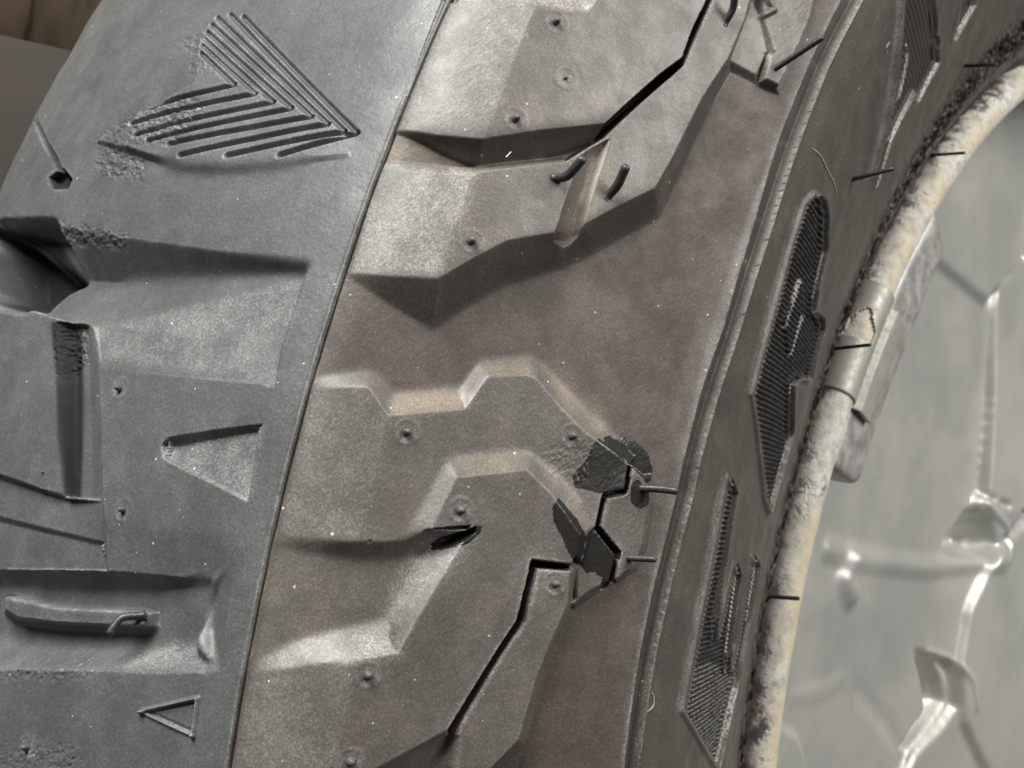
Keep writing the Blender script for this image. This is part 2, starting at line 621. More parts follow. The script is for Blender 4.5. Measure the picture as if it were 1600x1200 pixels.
TH_OPS = [
    ('P','tread_groove',[(-81.91,5.82,-6.0),(-61.5,5.798,-5.2),(-39.35,6.091,-3.6),(-8.2,6.456,-2.4),(-7.22,6.557,0.0),(-37.85,6.75,0.0),(-59.08,6.891,0.0),(-82.93,7.276,0.0)]),
    ('P','tread_groove',[(-8.2,6.456,-2.4),(-39.35,6.091,-3.6),(-61.5,5.798,-5.2),(-81.91,5.82,-6.0),(-88.65,4.729,-4.5),(-67.57,4.327,-1.2),(-34.3,4.25,-0.9),(-8.14,4.262,-1.6)]),
    ('P','tread_groove',[(-57.65,4.082,-0.6),(-51.66,3.112,0.0),(-26.84,3.202,-0.1),(-6.84,3.358,-0.9),(-8.14,4.262,-1.6),(-34.3,4.25,-0.9),(-67.57,4.327,-1.2)]),
    ('P','tread_pocket',[(-103.18,4.843,-8),(-88.05,4.638,-8),(-83.2,4.691,-8),(-80.83,5.464,-8),(-74.51,5.675,-8),(-87.23,7.431,-8),(-113.57,7.607,-8),(-123.2,7.655,-8)]),
    ('P','tread_pocket',[(-106.78,5.035,-15),(-87.55,4.857,-15),(-84.31,5.477,-15),(-79.71,5.768,-15),(-91.57,6.235,-15),(-114.67,7.275,-15),(-124.56,7.415,-15)]),
    ('L',[(-127.25,7.867),(-105.98,6.894),(-90.69,6.04)],1.6,2.2,'r'),
    ('S',[(-123.98,7.357),(-115.42,7.376),(-91.57,6.235),(-79.71,5.768),(-84.31,5.477),(-87.36,4.816),(-106.51,4.991)],3.5,9),
    ('S',[(-123.2,7.655),(-101.91,7.529),(-87.23,7.431),(-74.51,5.675)],2.2,5),
    ('P','tread_slot',[(-71.49,4.241,0.0),(-62.89,2.511,0.0),(-56.69,0.789,0.0),(-52.0,-0.429,0.0),(-52.76,-0.474,-2.6),(-56.0,0.878,-2.6),(-61.4,2.634,-2.6),(-67.77,4.27,-2.4)]),
    ('P','tread_slot',[(-46.89,-0.383,-2.2),(-50.88,0.957,-2.3),(-56.76,2.682,-2.3),(-63.09,4.298,-2.2),(-67.77,4.27,-2.4),(-61.4,2.634,-2.6),(-56.0,0.878,-2.6),(-52.76,-0.474,-2.6)]),
    ('P','tread_slot',[(-63.09,4.298,-2.2),(-56.76,2.682,-2.3),(-50.88,0.957,-2.3),(-46.89,-0.383,-2.2),(-41.53,-0.32,-0.1),(-48.18,1.821,-0.1),(-55.14,3.714,-0.1),(-58.78,4.281,-0.3)]),
    ('P','tread_block',[(-98.32,-1.501,-1.6),(-74.62,-1.433,-1.6),(-39.08,-1.408,-0.9),(-41.38,-0.401,-0.15),(-53.04,-0.537,-1.6),(-78.53,-0.315,-1.6),(-104.08,-0.239,-1.6)]),
    ('P','tread_block',[(-104.26,-0.258,-1.7),(-78.46,-0.386,-1.7),(-75.73,-0.241,0.0),(-100.39,-0.123,0.0)]),
    ('P','tread_block',[(-78.46,-0.386,-1.7),(-52.95,-0.57,-1.6),(-51.5,-0.472,0.0),(-75.73,-0.241,0.0)]),
    ('P','tread_block#2',[(-93.86,-3.291,-2.6),(-72.03,-2.858,-2.6),(-38.16,-2.118,-1.8),(-39.83,-1.498,-1.7),(-76.2,-1.534,-2.6),(-100.45,-1.611,-2.6)]),
    ('P','tread_block#2',[(-100.8,-1.651,-2.8),(-76.41,-1.59,-2.8),(-74.74,-1.399,-1.6),(-98.63,-1.428,-1.6)]),
    ('P','tread_block#2',[(-76.41,-1.59,-2.8),(-39.87,-1.532,-1.8),(-39.35,-1.397,-0.95),(-74.74,-1.399,-1.6)]),
    ('P','tread_step',[(-42.59,-0.202,-0.2),(-39.46,-1.449,-1.0),(-37.85,-1.395,0.0),(-42.0,-0.161,0.0)]),
    ('P','tread_step',[(-39.46,-1.449,-1.0),(-38.53,-2.142,-2.0),(-36.97,-2.115,-1.1),(-37.85,-1.395,0.0)]),
    ('P','tread_facet',[(-36.97,-2.115,-1.1),(-23.72,-1.892,-1.3),(-10.67,-1.683,-1.3),(-7.59,-1.263,-0.5),(-6.53,-0.448,0.0),(-23.14,-0.752,0.0),(-38.36,-1.036,0.0)]),
    ('P','tread_groove#2',[(-100.58,-3.859,-6.0),(-77.2,-3.337,-6.0),(-44.84,-2.689,-5.6),(-27.14,-2.284,-5.0),(-10.66,-1.802,-2.2),(-10.67,-1.683,-1.3),(-23.83,-1.893,-1.4),(-37.78,-2.129,-1.5),(-72.03,-2.858,-2.6),(-93.8,-3.308,-2.6)]),
    ('P','tread_groove#2',[(-10.66,-1.802,-2.2),(-27.14,-2.284,-5.0),(-44.84,-2.689,-5.6),(-77.2,-3.337,-6.0),(-100.58,-3.859,-6.0),(-95.86,-5.269,-6.0),(-72.29,-4.84,-5.6),(-41.26,-4.183,-5.2),(-12.22,-3.457,-4.2)]),
    ('P','tread_groove#2',[(-80.88,-5.84,-0.3),(-61.9,-5.335,-0.3),(-34.45,-4.586,-0.3),(-18.04,-4.16,-0.3),(-5.54,-3.752,-0.6),(-12.22,-3.457,-4.2),(-41.26,-4.183,-5.2),(-72.29,-4.84,-5.6),(-95.86,-5.269,-6.0)]),
    ('P','tread_groove#2',[(-7.59,-1.263,-0.5),(-9.94,-1.755,-1.8),(-11.44,-2.309,-3.6),(-10.58,-2.931,-3.6),(-6.42,-3.686,-1.2),(-4.43,-3.733,0.0),(-5.89,-0.496,0.0)]),
    ('S',[(-8.83,-1.276),(-10.44,-2.054),(-9.17,-2.897),(-7.05,-3.707)],2.0,7),
    ('P','stone_bar',[(-66.43,-3.811,-1.6),(-60.55,-3.926,-1.6),(-47.81,-3.752,-1.6),(-25.77,-3.281,-1.6),(-26.53,-2.909,-1.6),(-48.61,-3.38,-1.6),(-67.02,-3.489,-1.6)]),
    ('P','stone_bar',[(-26.53,-2.909,-1.6),(-25.77,-3.281,-1.6),(-24.68,-3.254,-4.9),(-25.31,-2.856,-4.9)]),
    ('P','stone_bar',[(-72.69,-4.067,-5.3),(-65.76,-4.168,-5.2),(-60.55,-3.926,-1.6),(-66.43,-3.811,-1.6)]),
    ('P','stone_bar',[(-65.76,-4.168,-5.2),(-52.08,-3.957,-5.1),(-47.81,-3.752,-1.6),(-60.55,-3.926,-1.6)]),
    ('P','stone_bar',[(-52.08,-3.957,-5.1),(-29.02,-3.439,-4.9),(-25.77,-3.281,-1.6),(-47.81,-3.752,-1.6)]),
    ('P','stone_bar',[(-67.02,-3.489,-1.6),(-48.61,-3.38,-1.6),(-53.61,-3.382,-5.3),(-73.41,-3.497,-5.4)]),
    ('P','stone_bar',[(-48.61,-3.38,-1.6),(-26.53,-2.909,-1.6),(-29.95,-2.894,-4.9),(-53.61,-3.382,-5.3)]),
    ('P','tread_recess',[(-29.49,1.35,-2.0),(-7.84,2.19,-1.5),(-6.86,2.326,0.0),(-28.72,1.573,0.0)]),
    ('P','tread_recess',[(-28.29,1.04,-1.2),(-15.64,0.681,-0.5),(-6.09,0.385,-0.3),(-6.88,1.165,-1.2),(-7.84,2.19,-1.5),(-29.49,1.35,-2.0)]),
    ('P','tread_recess',[(-29.49,1.35,-2.0),(-28.29,1.04,-1.2),(-27.94,1.028,0.0),(-28.72,1.573,0.0)]),
    ('L',[(-20.59,-5.233),(-8.03,-4.521),(-7.68,-5.424)],0.6,0.8,'r'),
    ('L',[(-7.68,-5.424),(-20.59,-5.233)],0.5,0.45,'r'),
    ('L',[(-18.86,-5.18),(-8.82,-4.653),(-8.53,-5.326),(-18.86,-5.18)],0.5,-0.25,'r'),
    ('P','chevron',[(-61.28,13.412,0.5),(-55.45,11.745,1.2),(-70.52,10.646,1.2),(-81.79,10.076,0.8),(-64.0,9.576,1.6),(-46.9,9.072,1.9),(-33.78,9.097,1.7),(-21.25,9.288,1.2),(-7.49,9.75,0.0),(-7.7,10.359,0.0),(-52.05,14.219,0.0)]),
    ('P','chevron',[(-7.43,9.772,0.2),(-21.25,9.288,1.2),(-22.18,9.115,-0.5),(-6.55,9.574,0.0)]),
    ('P','chevron',[(-21.25,9.288,1.2),(-33.78,9.097,1.7),(-35.35,8.921,-0.6),(-22.18,9.115,-0.5)]),
    ('P','chevron',[(-33.78,9.097,1.7),(-46.9,9.072,1.9),(-48.89,8.967,-0.4),(-35.35,8.921,-0.6)]),
    ('P','chevron',[(-46.9,9.072,1.9),(-64.0,9.576,1.6),(-67.06,9.503,-0.2),(-48.89,8.967,-0.4)]),
    ('P','chevron',[(-64.0,9.576,1.6),(-81.79,10.076,0.8),(-84.44,10.085,0.0),(-67.06,9.503,-0.2)]),
    ('L',[(-22.74,9.491),(-7.45,10.335)],0.7,-1.3,'v'),
    ('L',[(-7.45,10.335),(-51.61,14.181)],0.58,-1.05,'v'),
    ('L',[(-36.04,9.403),(-10.27,10.348)],0.7,-1.3,'v'),
    ('L',[(-10.27,10.348),(-55.97,14.288)],0.58,-1.05,'v'),
    ('L',[(-49.12,9.366),(-14.66,10.535)],0.7,-1.3,'v'),
    ('L',[(-14.66,10.535),(-59.63,14.21)],0.58,-1.05,'v'),
    ('L',[(-53.79,9.732),(-19.32,10.74)],0.7,-1.3,'v'),
    ('L',[(-19.32,10.74),(-60.36,13.965)],0.58,-1.05,'v'),
    ('L',[(-61.26,9.847),(-25.31,10.981)],0.7,-1.3,'v'),
    ('L',[(-25.31,10.981),(-60.57,13.693)],0.58,-1.05,'v'),
    ('L',[(-66.67,10.062),(-30.83,11.172)],0.7,-1.3,'v'),
    ('L',[(-30.83,11.172),(-59.94,13.415)],0.58,-1.05,'v'),
    ('L',[(-69.91,10.474),(-36.59,11.445)],0.7,-1.3,'v'),
    ('L',[(-36.59,11.445),(-59.23,13.163)],0.58,-1.05,'v'),
    ('L',[(-69.73,10.867),(-43.56,11.725)],0.7,-1.3,'v'),
    ('L',[(-43.56,11.725),(-58.13,12.866)],0.58,-1.05,'v'),
    ('S',[(-21.6,9.078),(-34.62,8.877),(-48.36,8.938)],6,10),
    ('L',[(-127.7,11.863),(-113.55,10.751),(-99.96,9.745),(-88.33,8.673)],0.7,-1.6,'v'),
    ('M','clean_shade',[(-132.12,12.04),(-114.98,10.833),(-101.43,9.721),(-88.97,8.635),(-87.44,8.666),(-98.6,9.679),(-111.23,10.747),(-124.86,11.761)],0.7,0.4),
    ('P','tread_pit',[(-93.36,8.588,-2.5),(-86.83,8.553,-2.5),(-86.97,8.836,-2.5),(-92.99,9.248,-2.5),(-95.65,9.189,-2.5),(-98.21,8.996,-2.5)]),
    ('M','clean_shade',[(-98.9,9.004),(-95.93,9.238),(-93.26,9.296),(-86.39,8.831),(-86.3,8.505),(-93.73,8.548)],0.9,0.3),
    ('L',[(-133.87,17.503),(-134.0,15.91),(-134.0,14.604)],1.0,-1.2,'v'),
    ('P','shoulder_block',[(14.94,13.236,4.7),(15.2,11.008,4.8),(14.65,10.887,4.8),(21.72,11.69,5.0),(34.66,13.082,5.0),(41.25,15.485,4.9),(44.15,16.422,4.8),(43.77,17.562,4.7),(44.01,18.688,4.6),(43.43,20.241,4.6),(24.27,17.791,5.0),(23.66,16.295,5.0),(23.08,15.749,5.0),(17.46,15.329,4.8),(14.53,15.115,4.6)]),
    ('P','shoulder_block',[(-0.74,12.39,-0.35),(-0.12,10.535,-0.35),(7.28,10.614,2.2),(14.65,10.887,4.8),(15.2,11.008,4.8),(14.94,13.236,4.7),(14.53,15.115,4.6),(10.27,14.874,3.0),(1.62,14.6,0.4),(-1.68,14.663,-0.35)]),
    ('P','shoulder_block',[(1.73,14.562,0.4),(10.36,14.839,3.0),(8.75,15.743,0.3),(-0.4,15.335,-0.3)]),
    ('P','shoulder_block',[(10.36,14.839,3.0),(14.62,15.08,4.6),(13.21,16.15,0.5),(8.75,15.743,0.3)]),
    ('P','shoulder_block',[(14.62,15.08,4.6),(17.55,15.294,4.8),(16.36,16.387,0.6),(13.21,16.15,0.5)]),
    ('P','shoulder_block',[(17.55,15.294,4.8),(23.17,15.714,5.0),(20.8,16.574,0.6),(16.36,16.387,0.6)]),
    ('P','shoulder_block',[(23.17,15.714,5.0),(23.88,16.319,5.0),(20.31,16.995,0.6),(20.8,16.574,0.6)]),
    ('P','shoulder_block',[(23.88,16.319,5.0),(24.49,17.817,5.0),(21.45,18.349,0.6),(20.31,16.995,0.6)]),
    ('P','shoulder_block',[(0.2,10.498,-0.5),(9.45,10.359,0.3),(7.28,10.614,2.2),(-0.12,10.535,-0.35)]),
    ('P','shoulder_block',[(9.45,10.359,0.3),(16.29,10.397,0.6),(14.65,10.887,4.8),(7.28,10.614,2.2)]),
    ('P','shoulder_block',[(16.37,10.363,0.6),(25.35,11.213,0.6),(21.72,11.69,5.0),(14.65,10.887,4.8)]),
    ('P','shoulder_block',[(25.35,11.213,0.6),(35.31,12.683,0.9),(34.54,13.071,5.0),(21.72,11.69,5.0)]),
    ('P','shoulder_block_B',[(15.45,8.473,4.05),(15.42,6.927,4.2),(21.04,7.976,4.6),(24.7,8.617,4.6),(32.37,9.392,4.6),(37.25,9.967,4.6),(48.38,12.077,4.5),(49.78,13.348,4.2),(51.1,15.73,4.0),(52.89,17.444,3.8),(52.83,19.085,3.6),(50.79,21.362,3.6),(44.67,20.425,4.4),(44.9,18.816,4.4),(44.87,16.195,4.6),(43.53,15.667,4.6),(35.41,12.714,4.6),(30.29,11.488,4.3),(16.39,10.08,4.0),(15.64,9.953,3.9)]),
    ('P','shoulder_block_B',[(0.98,6.484,-0.35),(7.06,6.613,1.6),(15.42,6.927,4.2),(15.45,8.473,4.05),(15.64,9.953,3.9),(7.45,9.594,1.4),(-0.04,9.42,-0.35)]),
    ('P','shoulder_block_B',[(0.01,9.403,-0.35),(7.48,9.578,1.4),(7.02,9.867,0.1),(-0.18,9.597,-0.5)]),
    ('P','shoulder_block_B',[(7.48,9.578,1.4),(15.67,9.936,3.9),(16.37,10.363,0.6),(7.02,9.867,0.1)]),
    ('P','shoulder_block_B',[(15.67,9.936,3.9),(16.43,10.063,4.0),(16.94,10.444,0.6),(16.37,10.363,0.6)]),
    ('P','shoulder_block_B',[(16.43,10.063,4.0),(30.34,11.47,4.3),(31.35,11.852,0.7),(16.94,10.444,0.6)]),
    ('P','shoulder_block_B',[(1.22,6.411,-0.5),(9.62,6.052,-0.2),(7.06,6.613,1.6),(0.98,6.484,-0.35)]),
    ('P','shoulder_block_B',[(9.62,6.052,-0.2),(18.12,5.782,0.0),(15.42,6.927,4.2),(7.06,6.613,1.6)]),
    ('P','shoulder_block_B',[(18.12,5.782,0.0),(23.79,6.831,0.0),(21.04,7.976,4.6),(15.42,6.927,4.2)]),
    ('P','shoulder_block_B',[(23.79,6.831,0.0),(28.59,7.618,0.0),(24.7,8.617,4.6),(21.04,7.976,4.6)]),
    ('P','shoulder_block_B',[(28.59,7.618,0.0),(38.12,8.806,0.0),(32.37,9.392,4.6),(24.7,8.617,4.6)]),
    ('P','shoulder_block_B',[(38.12,8.806,0.0),(43.14,9.658,0.0),(37.25,9.967,4.6),(32.37,9.392,4.6)]),
    ('P','shoulder_block_B',[(43.14,9.658,0.0),(53.04,11.633,0.0),(48.38,12.077,4.5),(37.25,9.967,4.6)]),
    ('P','shoulder_block_B',[(53.04,11.633,0.0),(54.01,13.557,0.0),(49.78,13.348,4.2),(48.38,12.077,4.5)]),
    ('P','shoulder_block_B',[(54.01,13.557,0.0),(54.8,16.03,0.0),(51.1,15.73,4.0),(49.78,13.348,4.2)]),
    ('P','shoulder_block_B',[(54.8,16.03,0.0),(56.04,17.935,0.0),(52.89,17.444,3.8),(51.1,15.73,4.0)]),
    ('P','shoulder_block_B',[(56.04,17.935,0.0),(55.66,19.552,0.0),(52.83,19.085,3.6),(52.89,17.444,3.8)]),
    ('P','shoulder_block_B',[(55.66,19.552,0.0),(52.94,22.066,0.0),(50.79,21.362,3.6),(52.83,19.085,3.6)]),
    ('P','sipe',[(35.21,12.713,-3.0),(43.57,15.687,-3.0),(44.67,16.191,-3.0),(44.81,18.776,-3.0),(43.76,20.273,-3.0),(42.81,20.149,-3.0),(43.98,18.675,-3.0),(43.82,17.543,-3.0),(44.24,16.414,-3.0),(41.37,15.487,-3.0),(34.93,13.101,-3.0)]),
    ('P','channel',[(33.42,12.149,4.3),(32.35,11.784,4.3),(35.93,12.279,2.6),(36.38,12.678,3.6)]),
    ('P','channel',[(32.35,11.784,4.3),(32.67,10.795,4.3),(36.15,11.278,2.0),(35.93,12.279,2.6)]),
    ('P','channel',[(32.67,10.795,4.3),(32.69,10.207,4.3),(36.35,10.501,1.9),(36.15,11.278,2.0)]),
    ('P','channel',[(32.69,10.207,4.3),(32.76,9.47,4.3),(36.51,9.732,1.8),(36.35,10.501,1.9)]),
    ('P','channel',[(32.76,9.47,4.3),(33.45,9.26,2.6),(36.3,9.351,1.2),(36.51,9.732,1.8)]),
    ('P','channel',[(36.38,12.678,3.6),(35.93,12.279,2.6),(36.81,12.274,4.6),(36.52,12.79,4.6)]),
    ('P','channel',[(35.93,12.279,2.6),(36.15,11.278,2.0),(36.72,11.401,4.5),(36.81,12.274,4.6)]),
    ('P','channel',[(36.15,11.278,2.0),(36.35,10.501,1.9),(37.09,10.658,4.5),(36.72,11.401,4.5)]),
    ('P','channel',[(36.35,10.501,1.9),(36.51,9.732,1.8),(37.41,9.983,4.5),(37.09,10.658,4.5)]),
    ('P','channel',[(36.51,9.732,1.8),(36.3,9.351,1.2),(37.51,9.714,2.6),(37.41,9.983,4.5)]),
    ('S',[(36.15,12.328),(36.15,11.278),(36.32,10.494),(36.43,9.719),(36.0,9.301)],1.3,4.5),
    ('P','shoulder_step',[(54.11,17.722,1.1),(61.14,17.974,1.2),(61.06,18.964,1.2),(56.63,19.933,1.1),(53.51,20.249,1.1),(51.6,21.749,1.1),(49.47,21.451,1.0),(53.48,19.683,1.0),(53.78,18.607,1.0)]),
    ('P','shoulder_step',[(55.18,17.508,0.0),(62.35,17.797,0.0),(61.14,17.974,1.2),(54.11,17.722,1.1)]),
    ('P','shoulder_step_B',[(62.32,17.956,2.1),(66.16,18.134,2.1),(66.61,19.735,1.8),(66.83,21.321,1.2),(64.15,23.79,1.0),(53.77,21.999,1.8),(56.66,19.868,1.9),(62.28,19.065,2.1)]),
    ('P','shoulder_step_B',[(63.11,17.783,0.0),(68.34,18.074,0.0),(66.16,18.134,2.1),(62.32,17.956,2.1)]),
    ('P','shoulder_step_B',[(62.32,17.956,2.1),(62.28,19.065,2.1),(61.11,18.944,1.2),(62.84,17.749,0.0)]),
    ('P','shoulder_step_B',[(62.28,19.065,2.1),(56.66,19.868,1.9),(56.51,19.915,1.1),(61.11,18.944,1.2)]),
    ('P','shoulder_step_B',[(56.66,19.868,1.9),(53.77,21.999,1.8),(51.6,21.749,1.1),(56.51,19.915,1.1)]),
    ('L',[(55.51,20.539),(58.22,20.398),(56.8,19.965)],0.9,0.8,'r'),
    ('P','shoulder_block_E',[(14.46,2.032,3.0),(14.6,0.452,2.9),(14.68,-0.015,2.7),(17.55,0.061,2.9),(21.39,0.283,3.0),(25.43,0.632,3.0),(31.84,0.88,3.0),(33.45,0.865,3.0),(46.47,1.316,3.0),(52.51,0.783,2.4),(52.65,0.225,2.4),(54.83,-0.501,2.0),(58.26,0.018,2.0),(61.73,0.417,2.0),(61.86,1.188,2.2),(56.31,1.78,2.4),(56.39,2.791,2.3),(60.68,3.119,2.2),(60.44,3.889,1.9),(56.12,4.115,2.3),(50.29,4.371,2.6),(44.67,4.799,2.8),(37.86,5.396,3.0),(36.42,5.395,3.0),(29.0,4.989,3.0),(26.64,3.941,3.0),(14.14,3.182,3.0)]),
    ('P','shoulder_block_E',[(0.86,1.575,-0.35),(1.27,-0.4,-0.35),(7.28,-0.237,1.0),(13.75,-0.045,2.6),(14.68,-0.015,2.7),(14.6,0.452,2.9),(14.46,2.032,3.0),(14.14,3.182,3.0),(9.63,3.763,2.4),(0.35,3.431,-0.35)]),
    ('P','shoulder_block_E',[(0.35,3.431,-0.35),(9.63,3.763,2.4),(9.96,4.157,0.1),(0.52,3.675,-0.5)]),
    ('P','shoulder_block_E',[(9.63,3.763,2.4),(14.14,3.182,3.0),(14.28,3.769,0.1),(9.96,4.157,0.1)]),
    ('P','shoulder_block_E',[(14.14,3.182,3.0),(26.64,3.941,3.0),(25.69,4.478,0.1),(14.28,3.769,0.1)]),
    ('P','shoulder_block_E',[(26.64,3.941,3.0),(29.0,4.989,3.0),(27.85,5.316,0.1),(25.69,4.478,0.1)]),
    ('P','shoulder_block_E',[(29.0,4.989,3.0),(36.42,5.395,3.0),(36.71,5.95,0.1),(27.85,5.316,0.1)]),
    ('P','shoulder_block_E',[(36.42,5.395,3.0),(37.86,5.396,3.0),(39.37,5.867,0.1),(36.71,5.95,0.1)]),
    ('P','shoulder_block_E',[(37.86,5.396,3.0),(44.67,4.799,2.8),(46.0,5.33,0.1),(39.37,5.867,0.1)]),
    ('P','shoulder_block_E',[(44.67,4.799,2.8),(50.29,4.371,2.6),(51.68,4.897,0.1),(46.0,5.33,0.1)]),
    ('P','shoulder_block_E',[(50.29,4.371,2.6),(56.12,4.115,2.3),(57.77,4.547,0.1),(51.68,4.897,0.1)]),
    ('P','shoulder_block_E',[(56.12,4.115,2.3),(60.44,3.889,1.9),(62.23,4.2,0.1),(57.77,4.547,0.1)]),
    ('P','shoulder_block_G',[(31.77,0.964,5.2),(31.83,0.777,5.2),(28.81,-0.45,5.2),(25.33,-1.812,5.2),(23.74,-2.56,5.2),(17.12,-2.88,4.9),(15.97,-3.03,4.9),(16.38,-5.509,5.0),(16.24,-6.44,5.0),(23.35,-5.439,5.0),(28.54,-4.94,5.0),(35.05,-4.341,5.0),(44.21,-1.25,5.0),(44.58,0.003,5.0),(44.8,0.367,5.0),(52.43,0.502,4.2),(52.86,0.815,4.2),(52.74,1.448,4.4),(49.01,1.92,4.8),(45.23,2.378,5.0),(39.86,2.815,5.2),(27.52,2.11,5.2),(25.17,0.673,5.2),(24.68,0.623,5.2)]),
    ('P','shoulder_block_G',[(0.36,-6.873,-0.35),(16.24,-6.44,5.0),(16.38,-5.509,5.0),(15.97,-3.03,4.9),(17.12,-2.88,4.9),(12.34,-3.071,3.6),(1.13,-3.655,-0.35)]),
    ('P','shoulder_block_G',[(24.68,0.623,5.2),(25.17,0.673,5.2),(21.77,0.478,3.0),(21.63,0.274,3.0)]),
    ('P','shoulder_block_G',[(25.17,0.673,5.2),(27.52,2.11,5.2),(25.55,2.513,3.0),(21.77,0.478,3.0)]),
    ('P','shoulder_block_G',[(27.52,2.11,5.2),(39.86,2.815,5.2),(39.79,3.275,3.0),(25.55,2.513,3.0)]),
    ('P','shoulder_block_G',[(39.86,2.815,5.2),(45.23,2.378,5.0),(47.48,2.806,2.9),(39.79,3.275,3.0)]),
    ('P','shoulder_block_G',[(45.23,2.378,5.0),(49.01,1.92,4.8),(51.54,2.373,2.7),(47.48,2.806,2.9)]),
    ('P','shoulder_block_G',[(49.01,1.92,4.8),(52.74,1.448,4.4),(55.61,1.81,2.4),(51.54,2.373,2.7)]),
    ('P','shoulder_block_G',[(52.74,1.448,4.4),(52.86,0.815,4.2),(55.52,0.622,2.4),(55.61,1.81,2.4)]),
    ('P','shoulder_groove',[(1.81,-3.329,-0.5),(7.11,-2.774,0.0),(14.0,-2.293,0.5),(21.95,-1.825,0.9),(23.74,-1.067,1.0),(25.12,-0.137,1.2),(23.88,-0.177,0.9),(15.29,-0.435,0.4),(1.68,-0.53,-0.5)]),
    ('P','shoulder_groove',[(1.68,-0.53,-0.5),(8.79,-0.498,0.2),(7.28,-0.237,1.0),(1.27,-0.4,-0.35)]),
    ('P','shoulder_groove',[(8.79,-0.498,0.2),(15.32,-0.451,0.4),(13.75,-0.045,2.6),(7.28,-0.237,1.0)]),
    ('P','shoulder_groove',[(15.32,-0.451,0.4),(19.55,-0.324,0.7),(17.55,0.061,2.9),(13.75,-0.045,2.6)]),
    ('P','shoulder_groove',[(19.55,-0.324,0.7),(23.88,-0.177,0.9),(21.33,0.282,3.2),(17.55,0.061,2.9)]),
    ('P','shoulder_groove',[(23.88,-0.177,0.9),(25.78,0.052,1.2),(24.88,0.626,4.6),(21.33,0.282,3.2)]),
    ('P','shoulder_groove',[(25.78,0.052,1.2),(28.56,0.319,2.2),(31.04,0.869,5.0),(24.88,0.626,4.6)]),
    ('P','shoulder_groove',[(28.56,0.319,2.2),(31.62,0.679,4.6),(32.22,0.91,5.2),(31.04,0.869,5.0)]),
    ('P','shoulder_groove',[(28.51,0.351,2.2),(25.12,-0.137,1.2),(23.74,-1.067,1.0),(21.95,-1.825,0.9),(23.0,-2.138,2.2),(23.74,-2.56,5.2),(25.33,-1.812,5.2),(28.81,-0.45,5.2),(31.83,0.777,5.2)]),
    ('P','shoulder_groove',[(1.13,-3.655,-0.35),(12.34,-3.071,3.6),(7.11,-2.774,0.0),(1.81,-3.329,-0.5)]),
    ('P','shoulder_groove',[(12.34,-3.071,3.6),(17.12,-2.88,4.9),(14.0,-2.293,0.5),(7.11,-2.774,0.0)]),
    ('P','shoulder_groove',[(17.12,-2.88,4.9),(23.74,-2.56,5.2),(21.95,-1.825,0.9),(14.0,-2.293,0.5)]),
    ('P','shoulder_block_I',[(45.91,0.039,4.6),(45.74,-1.216,4.7),(43.87,-1.74,4.7),(37.31,-4.09,4.6),(36.57,-4.505,4.6),(37.01,-5.331,4.5),(37.08,-6.359,4.5),(39.41,-6.344,4.6),(43.97,-5.281,4.6),(47.25,-4.668,4.6),(48.24,-4.479,4.6),(49.85,-2.641,4.5),(51.19,-1.713,4.4),(53.05,-0.515,4.2),(52.41,0.427,4.2),(45.81,0.288,4.6)]),
    ('P','shoulder_block_I',[(52.41,0.427,4.2),(53.05,-0.515,4.2),(56.04,-0.537,0.2),(54.53,0.412,1.9)]),
    ('P','shoulder_block_I',[(53.05,-0.515,4.2),(51.19,-1.713,4.4),(54.05,-1.762,0.1),(56.04,-0.537,0.2)]),
    ('P','shoulder_block_I',[(51.19,-1.713,4.4),(49.85,-2.641,4.5),(52.83,-2.756,0.1),(54.05,-1.762,0.1)]),
    ('P','shoulder_block_I',[(49.85,-2.641,4.5),(48.24,-4.479,4.6),(51.41,-4.656,0.1),(52.83,-2.756,0.1)]),
    ('P','shoulder_block_I',[(48.24,-4.479,4.6),(47.25,-4.668,4.6),(50.66,-4.884,0.1),(51.41,-4.656,0.1)]),
    ('P','shoulder_block_I',[(47.25,-4.668,4.6),(43.97,-5.281,4.6),(47.64,-5.531,0.1),(50.66,-4.884,0.1)]),
    ('P','shoulder_block_I',[(43.97,-5.281,4.6),(39.41,-6.344,4.6),(43.61,-6.612,0.1),(47.64,-5.531,0.1)]),
    ('P','sipe#2',[(44.33,-1.252,-2.5),(35.19,-4.366,-2.5),(36.49,-4.469,-2.5),(37.26,-4.087,-2.5),(43.89,-1.757,-2.5),(45.76,-1.233,-2.5),(46.01,0.025,-2.5),(45.91,0.274,-2.5),(52.21,0.408,-2.5),(52.15,0.536,-2.5),(44.58,0.429,-2.5),(44.7,0.003,-2.5)]),
    ('P','channel#2',[(35.05,-4.341,5.0),(28.54,-4.94,5.0),(32.98,-5.532,0.6),(37.21,-4.582,1.2)]),
    ('P','channel#2',[(28.54,-4.94,5.0),(23.35,-5.439,5.0),(31.15,-5.974,0.4),(32.98,-5.532,0.6)]),
    ('P','channel#2',[(23.35,-5.439,5.0),(13.21,-6.466,5.0),(22.79,-6.756,0.4),(31.15,-5.974,0.4)]),
    ('P','channel#2',[(36.82,-4.523,4.0),(37.21,-4.582,1.2),(32.98,-5.532,0.6),(31.15,-5.974,0.4),(27.15,-6.609,0.4),(35.6,-6.492,2.4),(36.99,-5.374,3.4)]),
    ('S',[(35.41,-4.949),(33.84,-5.724)],2.5,8),
    ('P','shoulder_block_J',[(61.1,3.9,1.5),(61.36,3.067,1.7),(57.15,2.744,1.8),(57.12,1.807,1.8),(62.64,1.248,1.7),(62.69,0.44,1.5),(66.35,0.973,1.2),(67.1,1.685,1.1),(66.71,2.996,1.0),(64.81,3.731,0.9)]),
    ('P','shoulder_block_J',[(64.05,0.32,0.1),(68.04,0.889,0.1),(66.35,0.973,1.2),(62.69,0.44,1.5)]),
